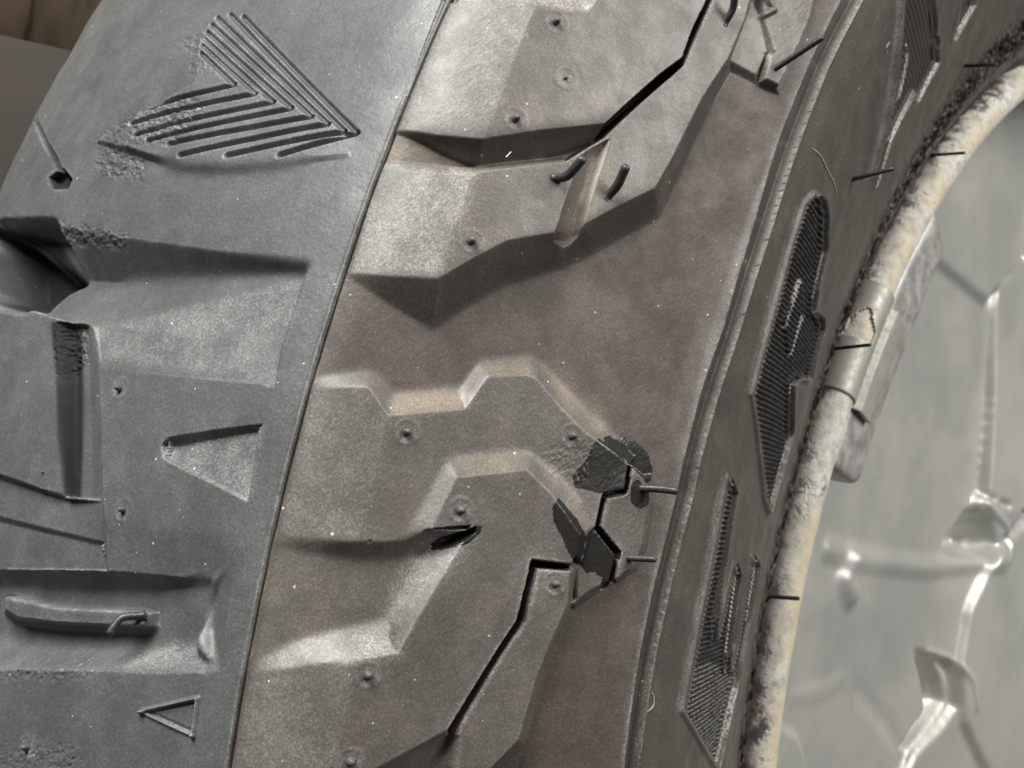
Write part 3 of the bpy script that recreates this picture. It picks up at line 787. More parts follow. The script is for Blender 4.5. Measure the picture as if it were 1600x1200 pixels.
    ('P','shoulder_block_J',[(68.04,0.889,0.1),(68.99,1.701,0.2),(67.1,1.685,1.1),(66.35,0.973,1.2)]),
    ('P','shoulder_block_J',[(68.99,1.701,0.2),(68.4,3.043,0.3),(66.71,2.996,1.0),(67.1,1.685,1.1)]),
    ('P','shoulder_block_J',[(68.4,3.043,0.3),(66.51,3.872,0.3),(64.81,3.731,0.9),(66.71,2.996,1.0)]),
    ('P','shoulder_block_E',[(61.73,0.417,2.0),(58.26,0.018,2.0),(60.0,-0.156,0.1),(63.51,0.303,0.1)]),
    ('P','shoulder_block_E',[(58.26,0.018,2.0),(54.83,-0.501,2.0),(56.55,-0.677,0.1),(60.0,-0.156,0.1)]),
    ('P','sipe_wet',[(60.31,3.883,-1.4),(60.57,3.132,-1.4),(56.33,2.806,-1.4),(56.35,1.758,-1.4),(61.66,1.176,-1.4),(61.48,0.349,-1.4),(60.78,0.074,-1.4),(61.69,0.102,-1.4),(62.52,0.382,-1.4),(62.78,1.256,-1.4),(57.41,1.838,-1.4),(57.37,2.734,-1.4),(61.4,3.05,-1.4),(61.15,3.883,-1.4)]),
    ('P','sipe_wet#2',[(29.17,0.352,0.6),(31.22,0.571,0.6),(32.88,0.833,0.6),(32.79,0.969,0.6),(31.67,0.828,0.6),(27.57,0.47,0.6),(26.5,0.25,0.6)]),
    ('S',[(18.12,5.782),(23.79,6.831),(28.59,7.618),(38.12,8.806),(43.14,9.658),(53.04,11.633)],2.6,5),
    ('S',[(1.43,6.391),(9.59,6.045),(18.12,5.782)],1.2,2.5),
    ('S',[(0.77,3.663),(9.98,4.159),(14.3,3.771),(25.72,4.481),(27.88,5.32),(36.75,5.954),(39.4,5.871),(46.04,5.333),(51.72,4.9),(57.82,4.551)],1.8,6.5),
    ('S',[(21.82,0.446),(25.55,2.513),(39.79,3.275),(47.43,2.804),(51.41,2.368)],1.8,6.5),
    ('S',[(2.08,-0.557),(15.34,-0.497),(24.02,-0.21),(25.33,-0.138),(23.87,-1.07),(22.04,-1.829),(13.98,-2.291),(7.08,-2.764),(2.15,-3.307)],2.6,7),
    ('S',[(-38.64,6.062),(-58.28,5.693),(-9.24,6.512)],2.5,8),
    ('S',[(-27.14,-2.284),(-44.12,-2.676),(-75.33,-3.305)],1.6,6),
    ('S',[(-12.98,-3.478),(-41.02,-4.177),(-71.22,-4.813)],3.0,10),
    ('S',[(-13.87,-1.891),(-11.19,-2.548),(-10.9,-3.373)],2.4,8),
    ('S',[(-7.84,6.394),(-8.36,4.216),(-7.43,3.371)],1.2,4),
    ('S',[(16.37,10.363),(25.35,11.213),(35.42,12.709)],1.0,3),
    ('S',[(54.8,16.03),(54.01,13.557),(53.04,11.633)],1.5,5),
    ('S',[(-38.53,-1.039),(-6.53,-0.448)],1.5,6),
    ('S',[(-68.63,4.125),(-57.24,0.885),(-54.14,-0.481)],1.0,4),
    ('S',[(14.94,13.236),(15.21,11.014)],1.0,2),
    ('S',[(15.95,-3.028),(16.38,-5.509)],2.0,5),
    ('L',[(60.66,18.85),(61.99,18.947),(62.41,19.118)],0.2,-0.2,'v'),
    ('P','letter_panel',[(91.31,16.263,-1.2),(92.1,14.54,-1.2),(94.36,11.679,-1.2),(95.65,9.226,-1.2),(95.82,8.448,-1.2),(112.05,7.134,-1.2),(128.65,5.771,-1.2),(139.86,5.47,-1.2),(141.15,7.358,-1.2),(141.69,9.617,-1.2),(125.86,11.1,-1.2),(132.18,12.035,-1.2),(145.01,12.948,-1.2),(139.77,15.417,-1.2),(135.22,15.465,-1.2),(124.23,14.675,-1.2),(120.03,15.334,-1.2),(115.06,16.951,-1.2),(107.1,17.606,-1.2),(100.53,17.645,-1.2),(94.43,17.119,-1.2)]),
    ('P','letter_island',[(102.3,13.013,-0.55),(101.26,12.044,-0.55),(112.99,11.43,-0.55),(114.37,11.794,-0.55),(112.37,13.342,-0.55),(111.22,13.914,-0.55),(104.06,14.272,-0.55)]),
    ('H',[(93.92,17.058),(99.95,17.574),(106.45,17.528),(114.33,16.868),(119.24,15.253),(123.39,14.594),(134.24,15.365),(138.72,15.31),(143.81,12.848),(131.17,11.957),(124.96,11.035),(140.47,9.542),(139.9,7.3),(138.61,5.427),(127.62,5.734),(111.23,7.097),(95.22,8.415),(95.06,9.19),(93.81,11.635),(91.6,14.49),(90.84,16.209)],(102.36,11.866),(132.56,13.217),(113.94,12.098),(115.82,12.398),0.5),
    ('HP',[(93.92,17.058),(99.95,17.574),(106.45,17.528),(114.33,16.868),(119.24,15.253),(123.39,14.594),(134.24,15.365),(138.72,15.31),(143.81,12.848),(131.17,11.957),(124.96,11.035),(140.47,9.542),(139.9,7.3),(138.61,5.427),(127.62,5.734),(111.23,7.097),(95.22,8.415),(95.06,9.19),(93.81,11.635),(91.6,14.49),(90.84,16.209)],(102.36,11.866),(132.56,13.217),(113.94,12.098),(115.82,12.398),0.2),
    ('L',[(91.48,16.765),(97.13,17.232),(103.3,17.151),(110.74,16.462),(115.3,14.858),(119.24,14.198),(129.47,14.889),(133.59,14.801),(138.0,12.371),(126.35,11.589),(120.49,10.719),(134.61,9.19),(133.93,7.028),(132.65,5.226),(122.74,5.558),(107.27,6.918),(92.39,8.258),(92.27,9.019),(91.18,11.429),(89.22,14.25),(88.57,15.949),(91.48,16.765)],1.2,0.7,'r'),
    ('P','letter_panel_B',[(95.81,2.261,-1.2),(95.51,-0.561,-1.2),(95.21,-2.205,-1.2),(94.67,-3.596,-1.2),(129.86,-6.701,-1.2),(132.82,-5.631,-1.2),(135.31,-4.209,-1.2),(139.14,-2.749,-1.2),(141.52,0.053,-1.2),(139.87,2.726,-1.2),(128.03,2.946,-1.2),(130.69,-1.057,-1.2),(127.69,-2.411,-1.2),(123.62,-1.713,-1.2),(119.45,1.765,-1.2),(112.55,2.216,-1.2),(110.77,0.073,-1.2),(109.05,-1.05,-1.2),(105.99,-0.102,-1.2),(104.63,2.031,-1.2),(101.38,4.686,-1.2),(94.09,5.055,-1.2)]),
    ('H',[(93.51,5.036),(100.68,4.666),(103.89,2.022),(105.23,-0.102),(108.25,-1.044),(109.95,0.072),(111.71,2.204),(118.52,1.755),(122.65,-1.702),(126.67,-2.396),(129.61,-1.05),(127.01,2.927),(138.59,2.704),(140.21,0.053),(137.88,-2.728),(134.14,-4.178),(131.72,-5.592),(128.82,-6.657),(94.08,-3.582),(94.61,-2.196),(94.9,-0.559),(95.2,2.252)],(104.41,-0.496),(126.77,-0.027),(116.38,-0.435),(114.62,-0.277),0.5),
    ('HP',[(97.09,-2.083),(104.46,-1.852),(137.52,-2.267),(136.25,-3.917),(128.82,-6.657),(94.08,-3.582)],(104.41,-0.496),(126.77,-0.027),(116.38,-0.435),(114.62,-0.277),0.75),
    ('HP',[(93.51,5.036),(100.68,4.666),(103.89,2.022),(105.23,-0.102),(108.25,-1.044),(109.95,0.072),(111.71,2.204),(118.52,1.755),(122.65,-1.702),(126.67,-2.396),(129.61,-1.05),(127.01,2.927),(138.59,2.704),(140.21,0.053),(137.88,-2.728),(134.14,-4.178),(131.72,-5.592),(128.82,-6.657),(94.08,-3.582),(94.61,-2.196),(94.9,-0.559),(95.2,2.252)],(104.41,-0.496),(126.77,-0.027),(116.38,-0.435),(114.62,-0.277),0.22),
    ('L',[(90.76,4.945),(97.34,4.565),(100.3,1.976),(101.54,-0.099),(104.36,-1.019),(105.95,0.071),(107.6,2.147),(114.0,1.705),(117.92,-1.652),(121.75,-2.322),(124.46,-1.016),(122.08,2.837),(132.54,2.603),(133.95,0.051),(131.9,-2.627),(128.59,-4.033),(126.46,-5.408),(123.88,-6.451),(91.26,-3.516),(91.74,-2.155),(92.0,-0.549),(92.27,2.209),(90.76,4.945)],1.1,0.6,'r'),
    ('P','letter_panel_C',[(89.72,28.241,-0.9),(99.71,27.602,-0.9),(117.29,26.7,-0.9),(130.75,24.424,-0.9),(134.74,23.698,-0.9),(127.6,25.612,-0.9),(127.9,29.589,-0.9),(133.22,29.98,-0.9),(130.69,32.86,-0.9),(100.51,31.087,-0.9)]),
    ('H',[(89.72,28.241),(99.71,27.602),(117.29,26.7),(130.75,24.424),(134.74,23.698),(127.6,25.612),(127.9,29.589),(133.22,29.98),(130.69,32.86),(100.51,31.087)],(112.33,27.37),(124.97,28.422),(116.46,27.327),(118.47,27.859),0.25),
    ('P','letter_island#2',[(112.21,26.53,0.0),(118.96,25.854,0.0),(118.04,26.554,0.0),(119.2,28.509,0.0),(105.27,27.711,0.0)]),
    ('L',[(87.72,27.762),(97.13,27.034),(113.09,25.845),(127.52,23.305)],2.4,0.7,'r'),
    ('L',[(98.74,30.626),(114.09,31.341),(127.94,32.13)],0.5,-0.6,'v'),
    ('L',[(128.57,32.253),(129.99,29.34)],0.6,0.6,'r'),
    ('L',[(124.04,28.794),(124.67,25.161),(131.51,23.123)],0.6,0.6,'r'),
    ('L',[(104.93,27.631),(118.97,25.765)],0.6,0.5,'r'),
    ('P','letter_panel_D',[(116.58,36.206,-0.8),(122.44,35.65,-0.8),(130.68,35.048,-0.8),(130.09,36.32,-0.8),(128.57,37.893,-0.8),(122.77,38.575,-0.8)]),
    ('L',[(115.0,35.701),(120.74,35.127),(128.77,34.49)],1.2,0.5,'r'),
    ('L',[(120.68,37.1),(126.62,37.227),(128.29,35.762),(129.36,34.62)],0.6,0.5,'r'),
    ('M','wet',[(52.91,4.39),(56.49,4.234),(60.61,3.836),(60.77,3.142),(56.4,2.81),(54.56,2.807),(50.52,2.748),(49.47,3.084),(51.42,3.556),(51.73,3.998)],1.0,0.35),
    ('M','wet',[(53.54,4.402),(55.59,4.607),(57.05,4.543),(59.05,4.748),(59.98,4.614),(61.64,4.721),(65.17,4.433),(66.97,3.986),(65.84,3.518),(61.28,3.849),(57.3,4.155)],1.0,0.35),
    ('M','wet',[(46.97,2.335),(46.17,2.041),(46.88,1.659),(49.18,1.297),(50.7,0.941),(52.55,0.705),(54.5,0.583),(54.64,1.386),(51.87,1.87),(49.54,2.062)],1.0,0.35),
    ('M','wet',[(54.62,1.576),(56.26,1.871),(61.8,1.222),(61.5,0.39),(59.15,0.431),(58.23,0.516),(56.38,0.436),(54.77,0.667)],1.0,0.35),
    ('M','wet',[(63.06,3.631),(61.86,3.332),(62.67,2.826),(64.56,2.706),(66.9,2.87),(66.83,3.277)],1.0,0.35),
    ('M','wet',[(59.46,0.402),(61.73,0.515),(61.68,0.162),(60.23,0.04)],1.0,0.35),
    ('M','wet',[(26.52,0.151),(27.66,0.493),(32.23,0.886),(33.54,1.071),(34.09,0.878),(32.19,0.519),(29.88,0.29),(27.47,0.146)],1.0,0.35),
    ('M','clean_shade',[(94.17,17.088),(100.24,17.609),(106.77,17.567),(114.69,16.909),(119.63,15.293),(123.81,14.634),(134.73,15.414),(139.24,15.363),(144.4,12.898),(131.67,11.995),(125.41,11.067),(141.07,9.578),(140.52,7.329),(139.23,5.449),(128.13,5.752),(111.64,7.116),(95.52,8.432),(95.36,9.208),(94.08,11.657),(91.85,14.515),(91.08,16.236)],0.95,0.25),  # letters: black rubber, with the shade between the ridges painted in
    ('M','clean_shade',[(93.8,5.045),(101.03,4.676),(104.26,2.027),(105.61,-0.102),(108.65,-1.047),(110.36,0.073),(112.13,2.21),(118.99,1.76),(123.13,-1.708),(127.18,-2.403),(130.15,-1.053),(127.52,2.936),(139.23,2.715),(140.86,0.053),(138.51,-2.738),(134.73,-4.193),(132.27,-5.611),(129.34,-6.679),(94.37,-3.589),(94.91,-2.201),(95.21,-0.56),(95.5,2.256)],0.92,0.25),
    ('M','clean_shade',[(89.55,28.2),(99.49,27.554),(117.0,26.643),(130.39,24.361),(134.35,23.632),(127.27,25.551),(127.61,29.523),(132.92,29.911),(130.43,32.791),(100.32,31.035)],0.55,0.3),
    ('M','clean_shade',[(122.77,38.575),(128.57,37.893),(130.09,36.32),(130.68,35.048),(122.44,35.65),(116.58,36.206)],0.5,0.3),
    ('M','clean_shade',[(35.01,13.13),(41.32,15.506),(44.19,16.433),(43.77,17.562),(43.98,18.675),(42.81,20.149),(43.87,20.289),(44.81,18.776),(44.79,16.203),(43.69,15.7),(35.44,12.734)],0.95,0.15),  # slits: the dark of their depth put into the colour
    ('M','clean_shade',[(44.7,0.003),(44.58,0.429),(52.15,0.536),(52.21,0.408),(45.91,0.274),(45.9,0.022),(45.41,-1.242),(43.42,-1.768),(36.57,-4.113),(36.01,-4.457),(35.09,-4.384),(44.33,-1.252)],0.95,0.12),
    ('M','clean_shade',[(-73.3,4.281),(-64.42,2.532),(-58.08,0.795),(-53.32,-0.433),(-50.68,-0.468),(-53.66,0.87),(-58.88,2.601),(-65.06,4.221)],0.95,0.4),  # slot wall: its shade painted as a dark strip
    ('M','clean_shade',[(1.51,6.429),(16.02,7.064),(17.88,5.746)],0.4,0.8),  # undersides of blocks and groove: shade painted as darker colour
    ('M','clean_shade',[(16.02,7.064),(25.86,8.819),(33.74,9.619),(49.74,12.37),(52.35,11.666),(37.54,8.836),(27.94,7.703),(17.75,5.811)],0.4,0.8),
    ('M','clean_shade',[(0.62,10.44),(15.23,11.146),(35.99,13.427),(34.83,12.679),(25.14,11.219),(16.13,10.405)],0.4,0.8),
    ('M','clean_shade',[(-57.63,6.832),(-6.43,6.509),(-34.03,5.907),(-68.94,5.477),(-80.84,7.201)],0.4,0.8),
    ('M','clean_shade',[(-127.95,7.718),(-117.38,7.634),(-99.95,7.404),(-77.62,5.77),(-84.31,5.477),(-87.16,4.775),(-90.25,4.688),(-105.97,4.903)],0.92,1.0),  # deep pocket: its shade put into the colour
    ('M','dust_light',[(0.31,14.825),(2.66,14.286),(10.15,14.799),(14.56,15.19),(17.55,15.425),(23.39,15.882),(23.91,16.403),(22.83,16.986)],0.9,0.4),  # up-facing wall: its lit tone painted as a light film
    ('M','dust_light',[(70.46,24.637),(71.33,24.804),(71.89,23.244),(71.01,23.085)],1.0,0.25),  # rib crests: worn edge and its bright highlight painted in
    ('M','dust_light',[(75.95,25.755),(76.63,25.901),(77.39,24.299),(76.69,24.158)],0.7,0.2),
    ('M','clean_shade',[(71.76,24.89),(75.46,25.649),(76.17,24.055),(72.34,23.325)],0.5,0.5),  # band between the ribs: shade painted dark
    ('M','dust_light',[(71.01,23.085),(71.89,23.244),(71.52,20.172),(70.63,20.036)],1.0,0.25),
    ('M','dust_light',[(76.69,24.158),(77.39,24.299),(76.91,20.692),(76.19,20.574)],0.7,0.2),
    ('M','clean_shade',[(72.34,23.325),(76.17,24.055),(75.67,20.488),(71.97,20.241)],0.5,0.5),
    ('M','dust_light',[(70.63,20.036),(71.52,20.172),(71.7,16.534),(70.79,16.421)],1.0,0.25),
    ('M','dust_light',[(76.19,20.574),(76.91,20.692),(77.63,17.173),(76.88,17.07)],0.7,0.2),
    ('M','clean_shade',[(71.97,20.241),(75.67,20.488),(76.32,16.996),(72.16,16.592)],0.5,0.5),
    ('M','dust_light',[(70.79,16.421),(71.7,16.534),(73.09,13.626),(72.14,13.525)],1.0,0.25),
    ('M','dust_light',[(76.88,17.07),(77.63,17.173),(78.82,13.913),(78.01,13.823)],0.7,0.2),
    ('M','clean_shade',[(72.16,16.592),(76.32,16.996),(77.41,13.758),(73.58,13.678)],0.5,0.5),
    ('M','dust_light',[(72.14,13.525),(73.09,13.626),(73.47,12.078),(72.51,11.986)],1.0,0.25),
    ('M','dust_light',[(78.01,13.823),(78.82,13.913),(79.01,12.167),(78.18,12.086)],0.7,0.2),
    ('M','clean_shade',[(73.58,13.678),(77.41,13.758),(77.58,12.027),(73.97,12.127)],0.5,0.5),
    ('M','dust_light',[(72.51,11.986),(73.47,12.078),(73.81,9.406),(72.82,9.328)],1.0,0.25),
    ('M','dust_light',[(78.18,12.086),(79.01,12.167),(79.15,9.645),(78.31,9.577)],0.7,0.2),
    ('M','clean_shade',[(73.97,12.127),(77.58,12.027),(77.7,9.528),(74.31,9.446)],0.5,0.5),
    ('M','dust_light',[(72.82,9.328),(73.81,9.406),(72.78,7.079),(71.83,7.018)],1.0,0.25),
    ('M','dust_light',[(78.31,9.577),(79.15,9.645),(78.14,7.202),(77.33,7.15)],0.7,0.2),
    ('M','clean_shade',[(74.31,9.446),(77.7,9.528),(76.75,7.112),(73.26,7.111)],0.5,0.5),
    ('M','dust_light',[(71.83,7.018),(72.78,7.079),(72.77,4.673),(71.82,4.624)],1.0,0.25),
    ('M','dust_light',[(77.33,7.15),(78.14,7.202),(77.74,4.861),(76.95,4.821)],0.7,0.2),
    ('M','clean_shade',[(73.26,7.111),(76.75,7.112),(76.37,4.792),(73.26,4.698)],0.5,0.5),
    ('M','dust_light',[(71.82,4.624),(72.77,4.673),(73.02,3.542),(72.07,3.499)],1.0,0.25),
    ('M','dust_light',[(76.95,4.821),(77.74,4.861),(78.05,3.699),(77.25,3.665)],0.7,0.2),
    ('M','clean_shade',[(73.26,4.698),(76.37,4.792),(76.66,3.639),(73.51,3.564)],0.5,0.5),
    ('M','dust_light',[(72.07,3.499),(73.02,3.542),(72.73,2.276),(71.79,2.239)],1.0,0.25),
    ('M','dust_light',[(77.25,3.665),(78.05,3.699),(77.52,2.368),(76.74,2.339)],0.7,0.2),
    ('M','clean_shade',[(73.51,3.564),(76.66,3.639),(76.17,2.319),(73.22,2.294)],0.5,0.5),
    ('M','dust_light',[(71.79,2.239),(72.73,2.276),(72.33,0.818),(71.4,0.79)],1.0,0.25),
    ('M','dust_light',[(76.74,2.339),(77.52,2.368),(77.05,0.85),(76.28,0.829)],0.7,0.2),
    ('M','clean_shade',[(73.22,2.294),(76.17,2.319),(75.72,0.813),(72.81,0.833)],0.5,0.5),
    ('M','dust_light',[(71.4,0.79),(72.33,0.818),(71.91,-1.493),(70.98,-1.511)],1.0,0.25),
    ('M','dust_light',[(76.28,0.829),(77.05,0.85),(76.42,-1.48),(75.68,-1.491)],0.7,0.2),
    ('M','clean_shade',[(72.81,0.833),(75.72,0.813),(75.14,-1.499),(72.38,-1.484)],0.5,0.5),
    ('M','dust_light',[(70.98,-1.511),(71.91,-1.493),(72.42,-5.206),(71.48,-5.205)],1.0,0.25),
    ('M','dust_light',[(75.68,-1.491),(76.42,-1.48),(76.54,-5.224),(75.79,-5.219)],0.7,0.2),
    ('M','clean_shade',[(72.38,-1.484),(75.14,-1.499),(75.25,-5.215),(72.89,-5.206)],0.5,0.5),
    ('M','dust_light',[(71.48,-5.205),(72.42,-5.206),(72.45,-6.291),(71.53,-6.285)],1.0,0.25),
    ('M','dust_light',[(75.79,-5.219),(76.54,-5.224),(76.57,-6.334),(75.83,-6.324)],0.7,0.2),
    ('M','clean_shade',[(72.89,-5.206),(75.25,-5.215),(75.29,-6.318),(72.93,-6.294)],0.5,0.5),
    ('M','dust_light',[(88.7,16.405),(91.48,16.765),(88.57,15.949),(85.99,15.63)],0.85,0.5),  # letter bevels: scuffing and their bright highlight painted in
    ('M','dust_light',[(85.99,15.63),(88.57,15.949),(89.22,14.25),(86.55,13.956)],0.85,0.5),
    ('M','dust_light',[(86.55,13.956),(89.22,14.25),(91.18,11.429),(88.29,11.172)],0.85,0.5),
    ('M','dust_light',[(88.29,11.172),(91.18,11.429),(92.27,9.019),(89.23,8.801)],0.85,0.5),
    ('M','dust_light',[(89.23,8.801),(92.27,9.019),(92.1,8.315),(89.07,8.112)],0.85,0.5),
    ('M','dust_light',[(87.81,4.812),(90.76,4.945),(92.27,2.209),(89.17,2.124)],0.85,0.5),
    ('M','dust_light',[(89.17,2.124),(92.27,2.209),(92.0,-0.549),(88.92,-0.58)],0.85,0.5),
    ('M','dust_light',[(88.92,-0.58),(92.0,-0.549),(91.74,-2.155),(88.69,-2.156)],0.85,0.5),
    ('M','dust_light',[(88.69,-2.156),(91.74,-2.155),(91.26,-3.516),(88.27,-3.492)],0.85,0.5),
    ('M','dust_light',[(85.61,27.253),(87.72,27.762),(97.13,27.034),(94.46,26.426)],0.85,0.5),
    ('M','dust_light',[(94.46,26.426),(97.13,27.034),(113.09,25.845),(109.53,25.104)],0.85,0.5),
    ('M','dust_light',[(109.53,25.104),(113.09,25.845),(127.52,23.305),(123.01,22.498)],0.85,0.5),
    ('M','pale',[(102.48,14.011),(104.23,14.197),(104.44,11.984),(102.63,11.821)],1.0,0.12),  # bright reflections on letter edges, painted as strips
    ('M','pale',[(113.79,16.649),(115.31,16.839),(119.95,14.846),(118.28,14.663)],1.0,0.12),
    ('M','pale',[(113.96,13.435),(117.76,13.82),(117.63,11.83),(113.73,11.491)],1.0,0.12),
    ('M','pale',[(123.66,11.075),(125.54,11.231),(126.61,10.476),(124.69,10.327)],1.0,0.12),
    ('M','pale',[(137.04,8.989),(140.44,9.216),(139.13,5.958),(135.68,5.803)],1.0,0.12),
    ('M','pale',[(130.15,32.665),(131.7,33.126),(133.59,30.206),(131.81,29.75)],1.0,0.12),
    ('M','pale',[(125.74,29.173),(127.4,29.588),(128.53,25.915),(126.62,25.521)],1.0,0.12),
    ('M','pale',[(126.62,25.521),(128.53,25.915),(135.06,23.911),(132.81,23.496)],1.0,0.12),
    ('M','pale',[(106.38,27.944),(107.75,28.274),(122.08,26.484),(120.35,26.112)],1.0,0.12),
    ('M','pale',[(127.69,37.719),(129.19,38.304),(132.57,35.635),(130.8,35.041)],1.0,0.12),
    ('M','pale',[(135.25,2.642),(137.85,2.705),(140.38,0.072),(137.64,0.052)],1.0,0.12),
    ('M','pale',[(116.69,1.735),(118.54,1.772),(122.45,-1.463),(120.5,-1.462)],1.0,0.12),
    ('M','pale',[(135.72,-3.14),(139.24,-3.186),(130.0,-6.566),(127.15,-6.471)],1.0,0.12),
    ('M','dust_light',[(0.17,9.398),(16.34,10.195),(16.22,7.107),(1.13,6.469)],0.9,0.7),  # facets and walls: lit brightness painted in along with dusty film
    ('M','dust_light',[(0.46,14.346),(14.53,15.414),(15.82,13.454),(15.53,11.265),(1.51,10.65)],0.6,0.7),
    ('M','dust_light',[(14.74,3.209),(9.93,3.817),(0.53,3.424),(1.97,-0.319),(15.27,0.003)],0.35,0.7),
    ('M','dust_light',[(23.16,-1.93),(34.2,0.778),(23.39,0.34),(20.83,-1.901)],0.7,0.7),
    ('M','dust_light',[(1.68,-3.605),(7.11,-2.774),(22.23,-1.836),(25.48,-2.647),(12.97,-3.138)],0.8,0.7),
    ('M','dust_light',[(-28.41,1.46),(-6.86,2.326),(-5.86,0.384),(-27.61,1.034)],0.8,0.7),
    ('M','dust_light',[(17.18,-2.99),(1.68,-3.605),(1.62,-5.911),(17.45,-5.682)],0.3,0.7),
    ('M','dust_light',[(-61.57,4.24),(-6.75,4.231),(-6.74,3.357),(-54.39,3.351)],0.5,0.7),
    ('M','dust_light',[(-19.11,-3.411),(-6.49,-3.295),(-5.1,-3.737),(-34.1,-4.575)],0.7,0.7),
    ('M','dust_light',[(-40.92,4.976),(-6.46,6.375),(-7.25,4.205),(-57.56,4.278)],0.55,0.7),
    ('M','tan',[(14.3,3.771),(25.72,4.481),(27.71,4.018),(14.69,3.241)],1.0,0.8),
    ('M','tan',[(27.88,5.32),(36.75,5.954),(37.62,5.503),(30.12,5.087)],0.8,0.8),
    ('M','tan',[(39.4,5.871),(52.47,5.239),(56.92,4.666),(51.43,4.448),(45.78,4.889)],0.9,0.8),
    ('M','tan',[(26.61,2.562),(40.98,3.34),(41.95,2.913),(29.47,2.182)],0.6,0.8),
    ('M','tan',[(40.98,3.34),(48.68,2.861),(56.19,1.756),(54.57,1.501),(47.27,2.458)],0.8,0.8),
    ('M','tan',[(33.91,12.126),(38.09,13.115),(39.08,10.305),(36.72,9.443),(34.59,9.534)],0.9,0.8),
    ('M','tan',[(-1.79,10.278),(16.37,10.394),(0.44,9.442)],0.8,0.8),
    ('M','rough',[(-83.91,10.235),(-73.37,10.89),(-55.37,11.428),(-47.87,10.991),(-52.0,9.639),(-66.66,9.718)],0.55,0.9),
    ('M','rough',[(-72.28,4.313),(-63.43,4.28),(-59.85,3.286),(-63.51,2.503)],1.0,0.9),
    ('M','rough',[(-94.73,7.553),(-57.53,7.016),(-58.05,6.622),(-84.91,6.804)],0.8,0.9),
    ('M','rough',[(-83.02,10.069),(-63.35,9.706),(-58.76,8.609),(-76.82,8.865)],0.7,0.9),
    ('M','rough',[(-69.22,13.562),(-56.02,13.88),(-46.5,12.053),(-58.2,12.093)],0.35,0.9),
    ('M','rough',[(-61.98,-7.334),(-36.11,-6.498),(-31.09,-7.466),(-60.17,-8.473)],0.3,0.9),
    ('M','rough',[(-61.93,-5.094),(-34.57,-4.327),(-33.7,-4.792),(-60.91,-5.581)],0.5,0.9),
    ('M','rough',[(42.55,3.77),(52.83,4.26),(51.84,2.842),(45.21,2.941)],0.18,0.9)]
RIB = np.array([(71.04,24.748),(71.59,23.19),(71.22,20.126),(71.39,16.496),(72.77,13.592),(73.15,12.047),(73.47,9.38),(72.46,7.059),(72.45,4.656),(72.7,3.527),(72.41,2.264),(72.02,0.809),(71.6,-1.499),(72.1,-5.205),(72.14,-6.289)])
RIB2 = np.array([(76.29,25.828),(77.04,24.228),(76.55,20.632),(77.25,17.121),(78.41,13.867),(78.59,12.126),(78.73,9.61),(77.73,7.176),(77.34,4.841),(77.64,3.682),(77.13,2.353),(76.66,0.839),(76.05,-1.486),(76.16,-5.221),(76.2,-6.329)])
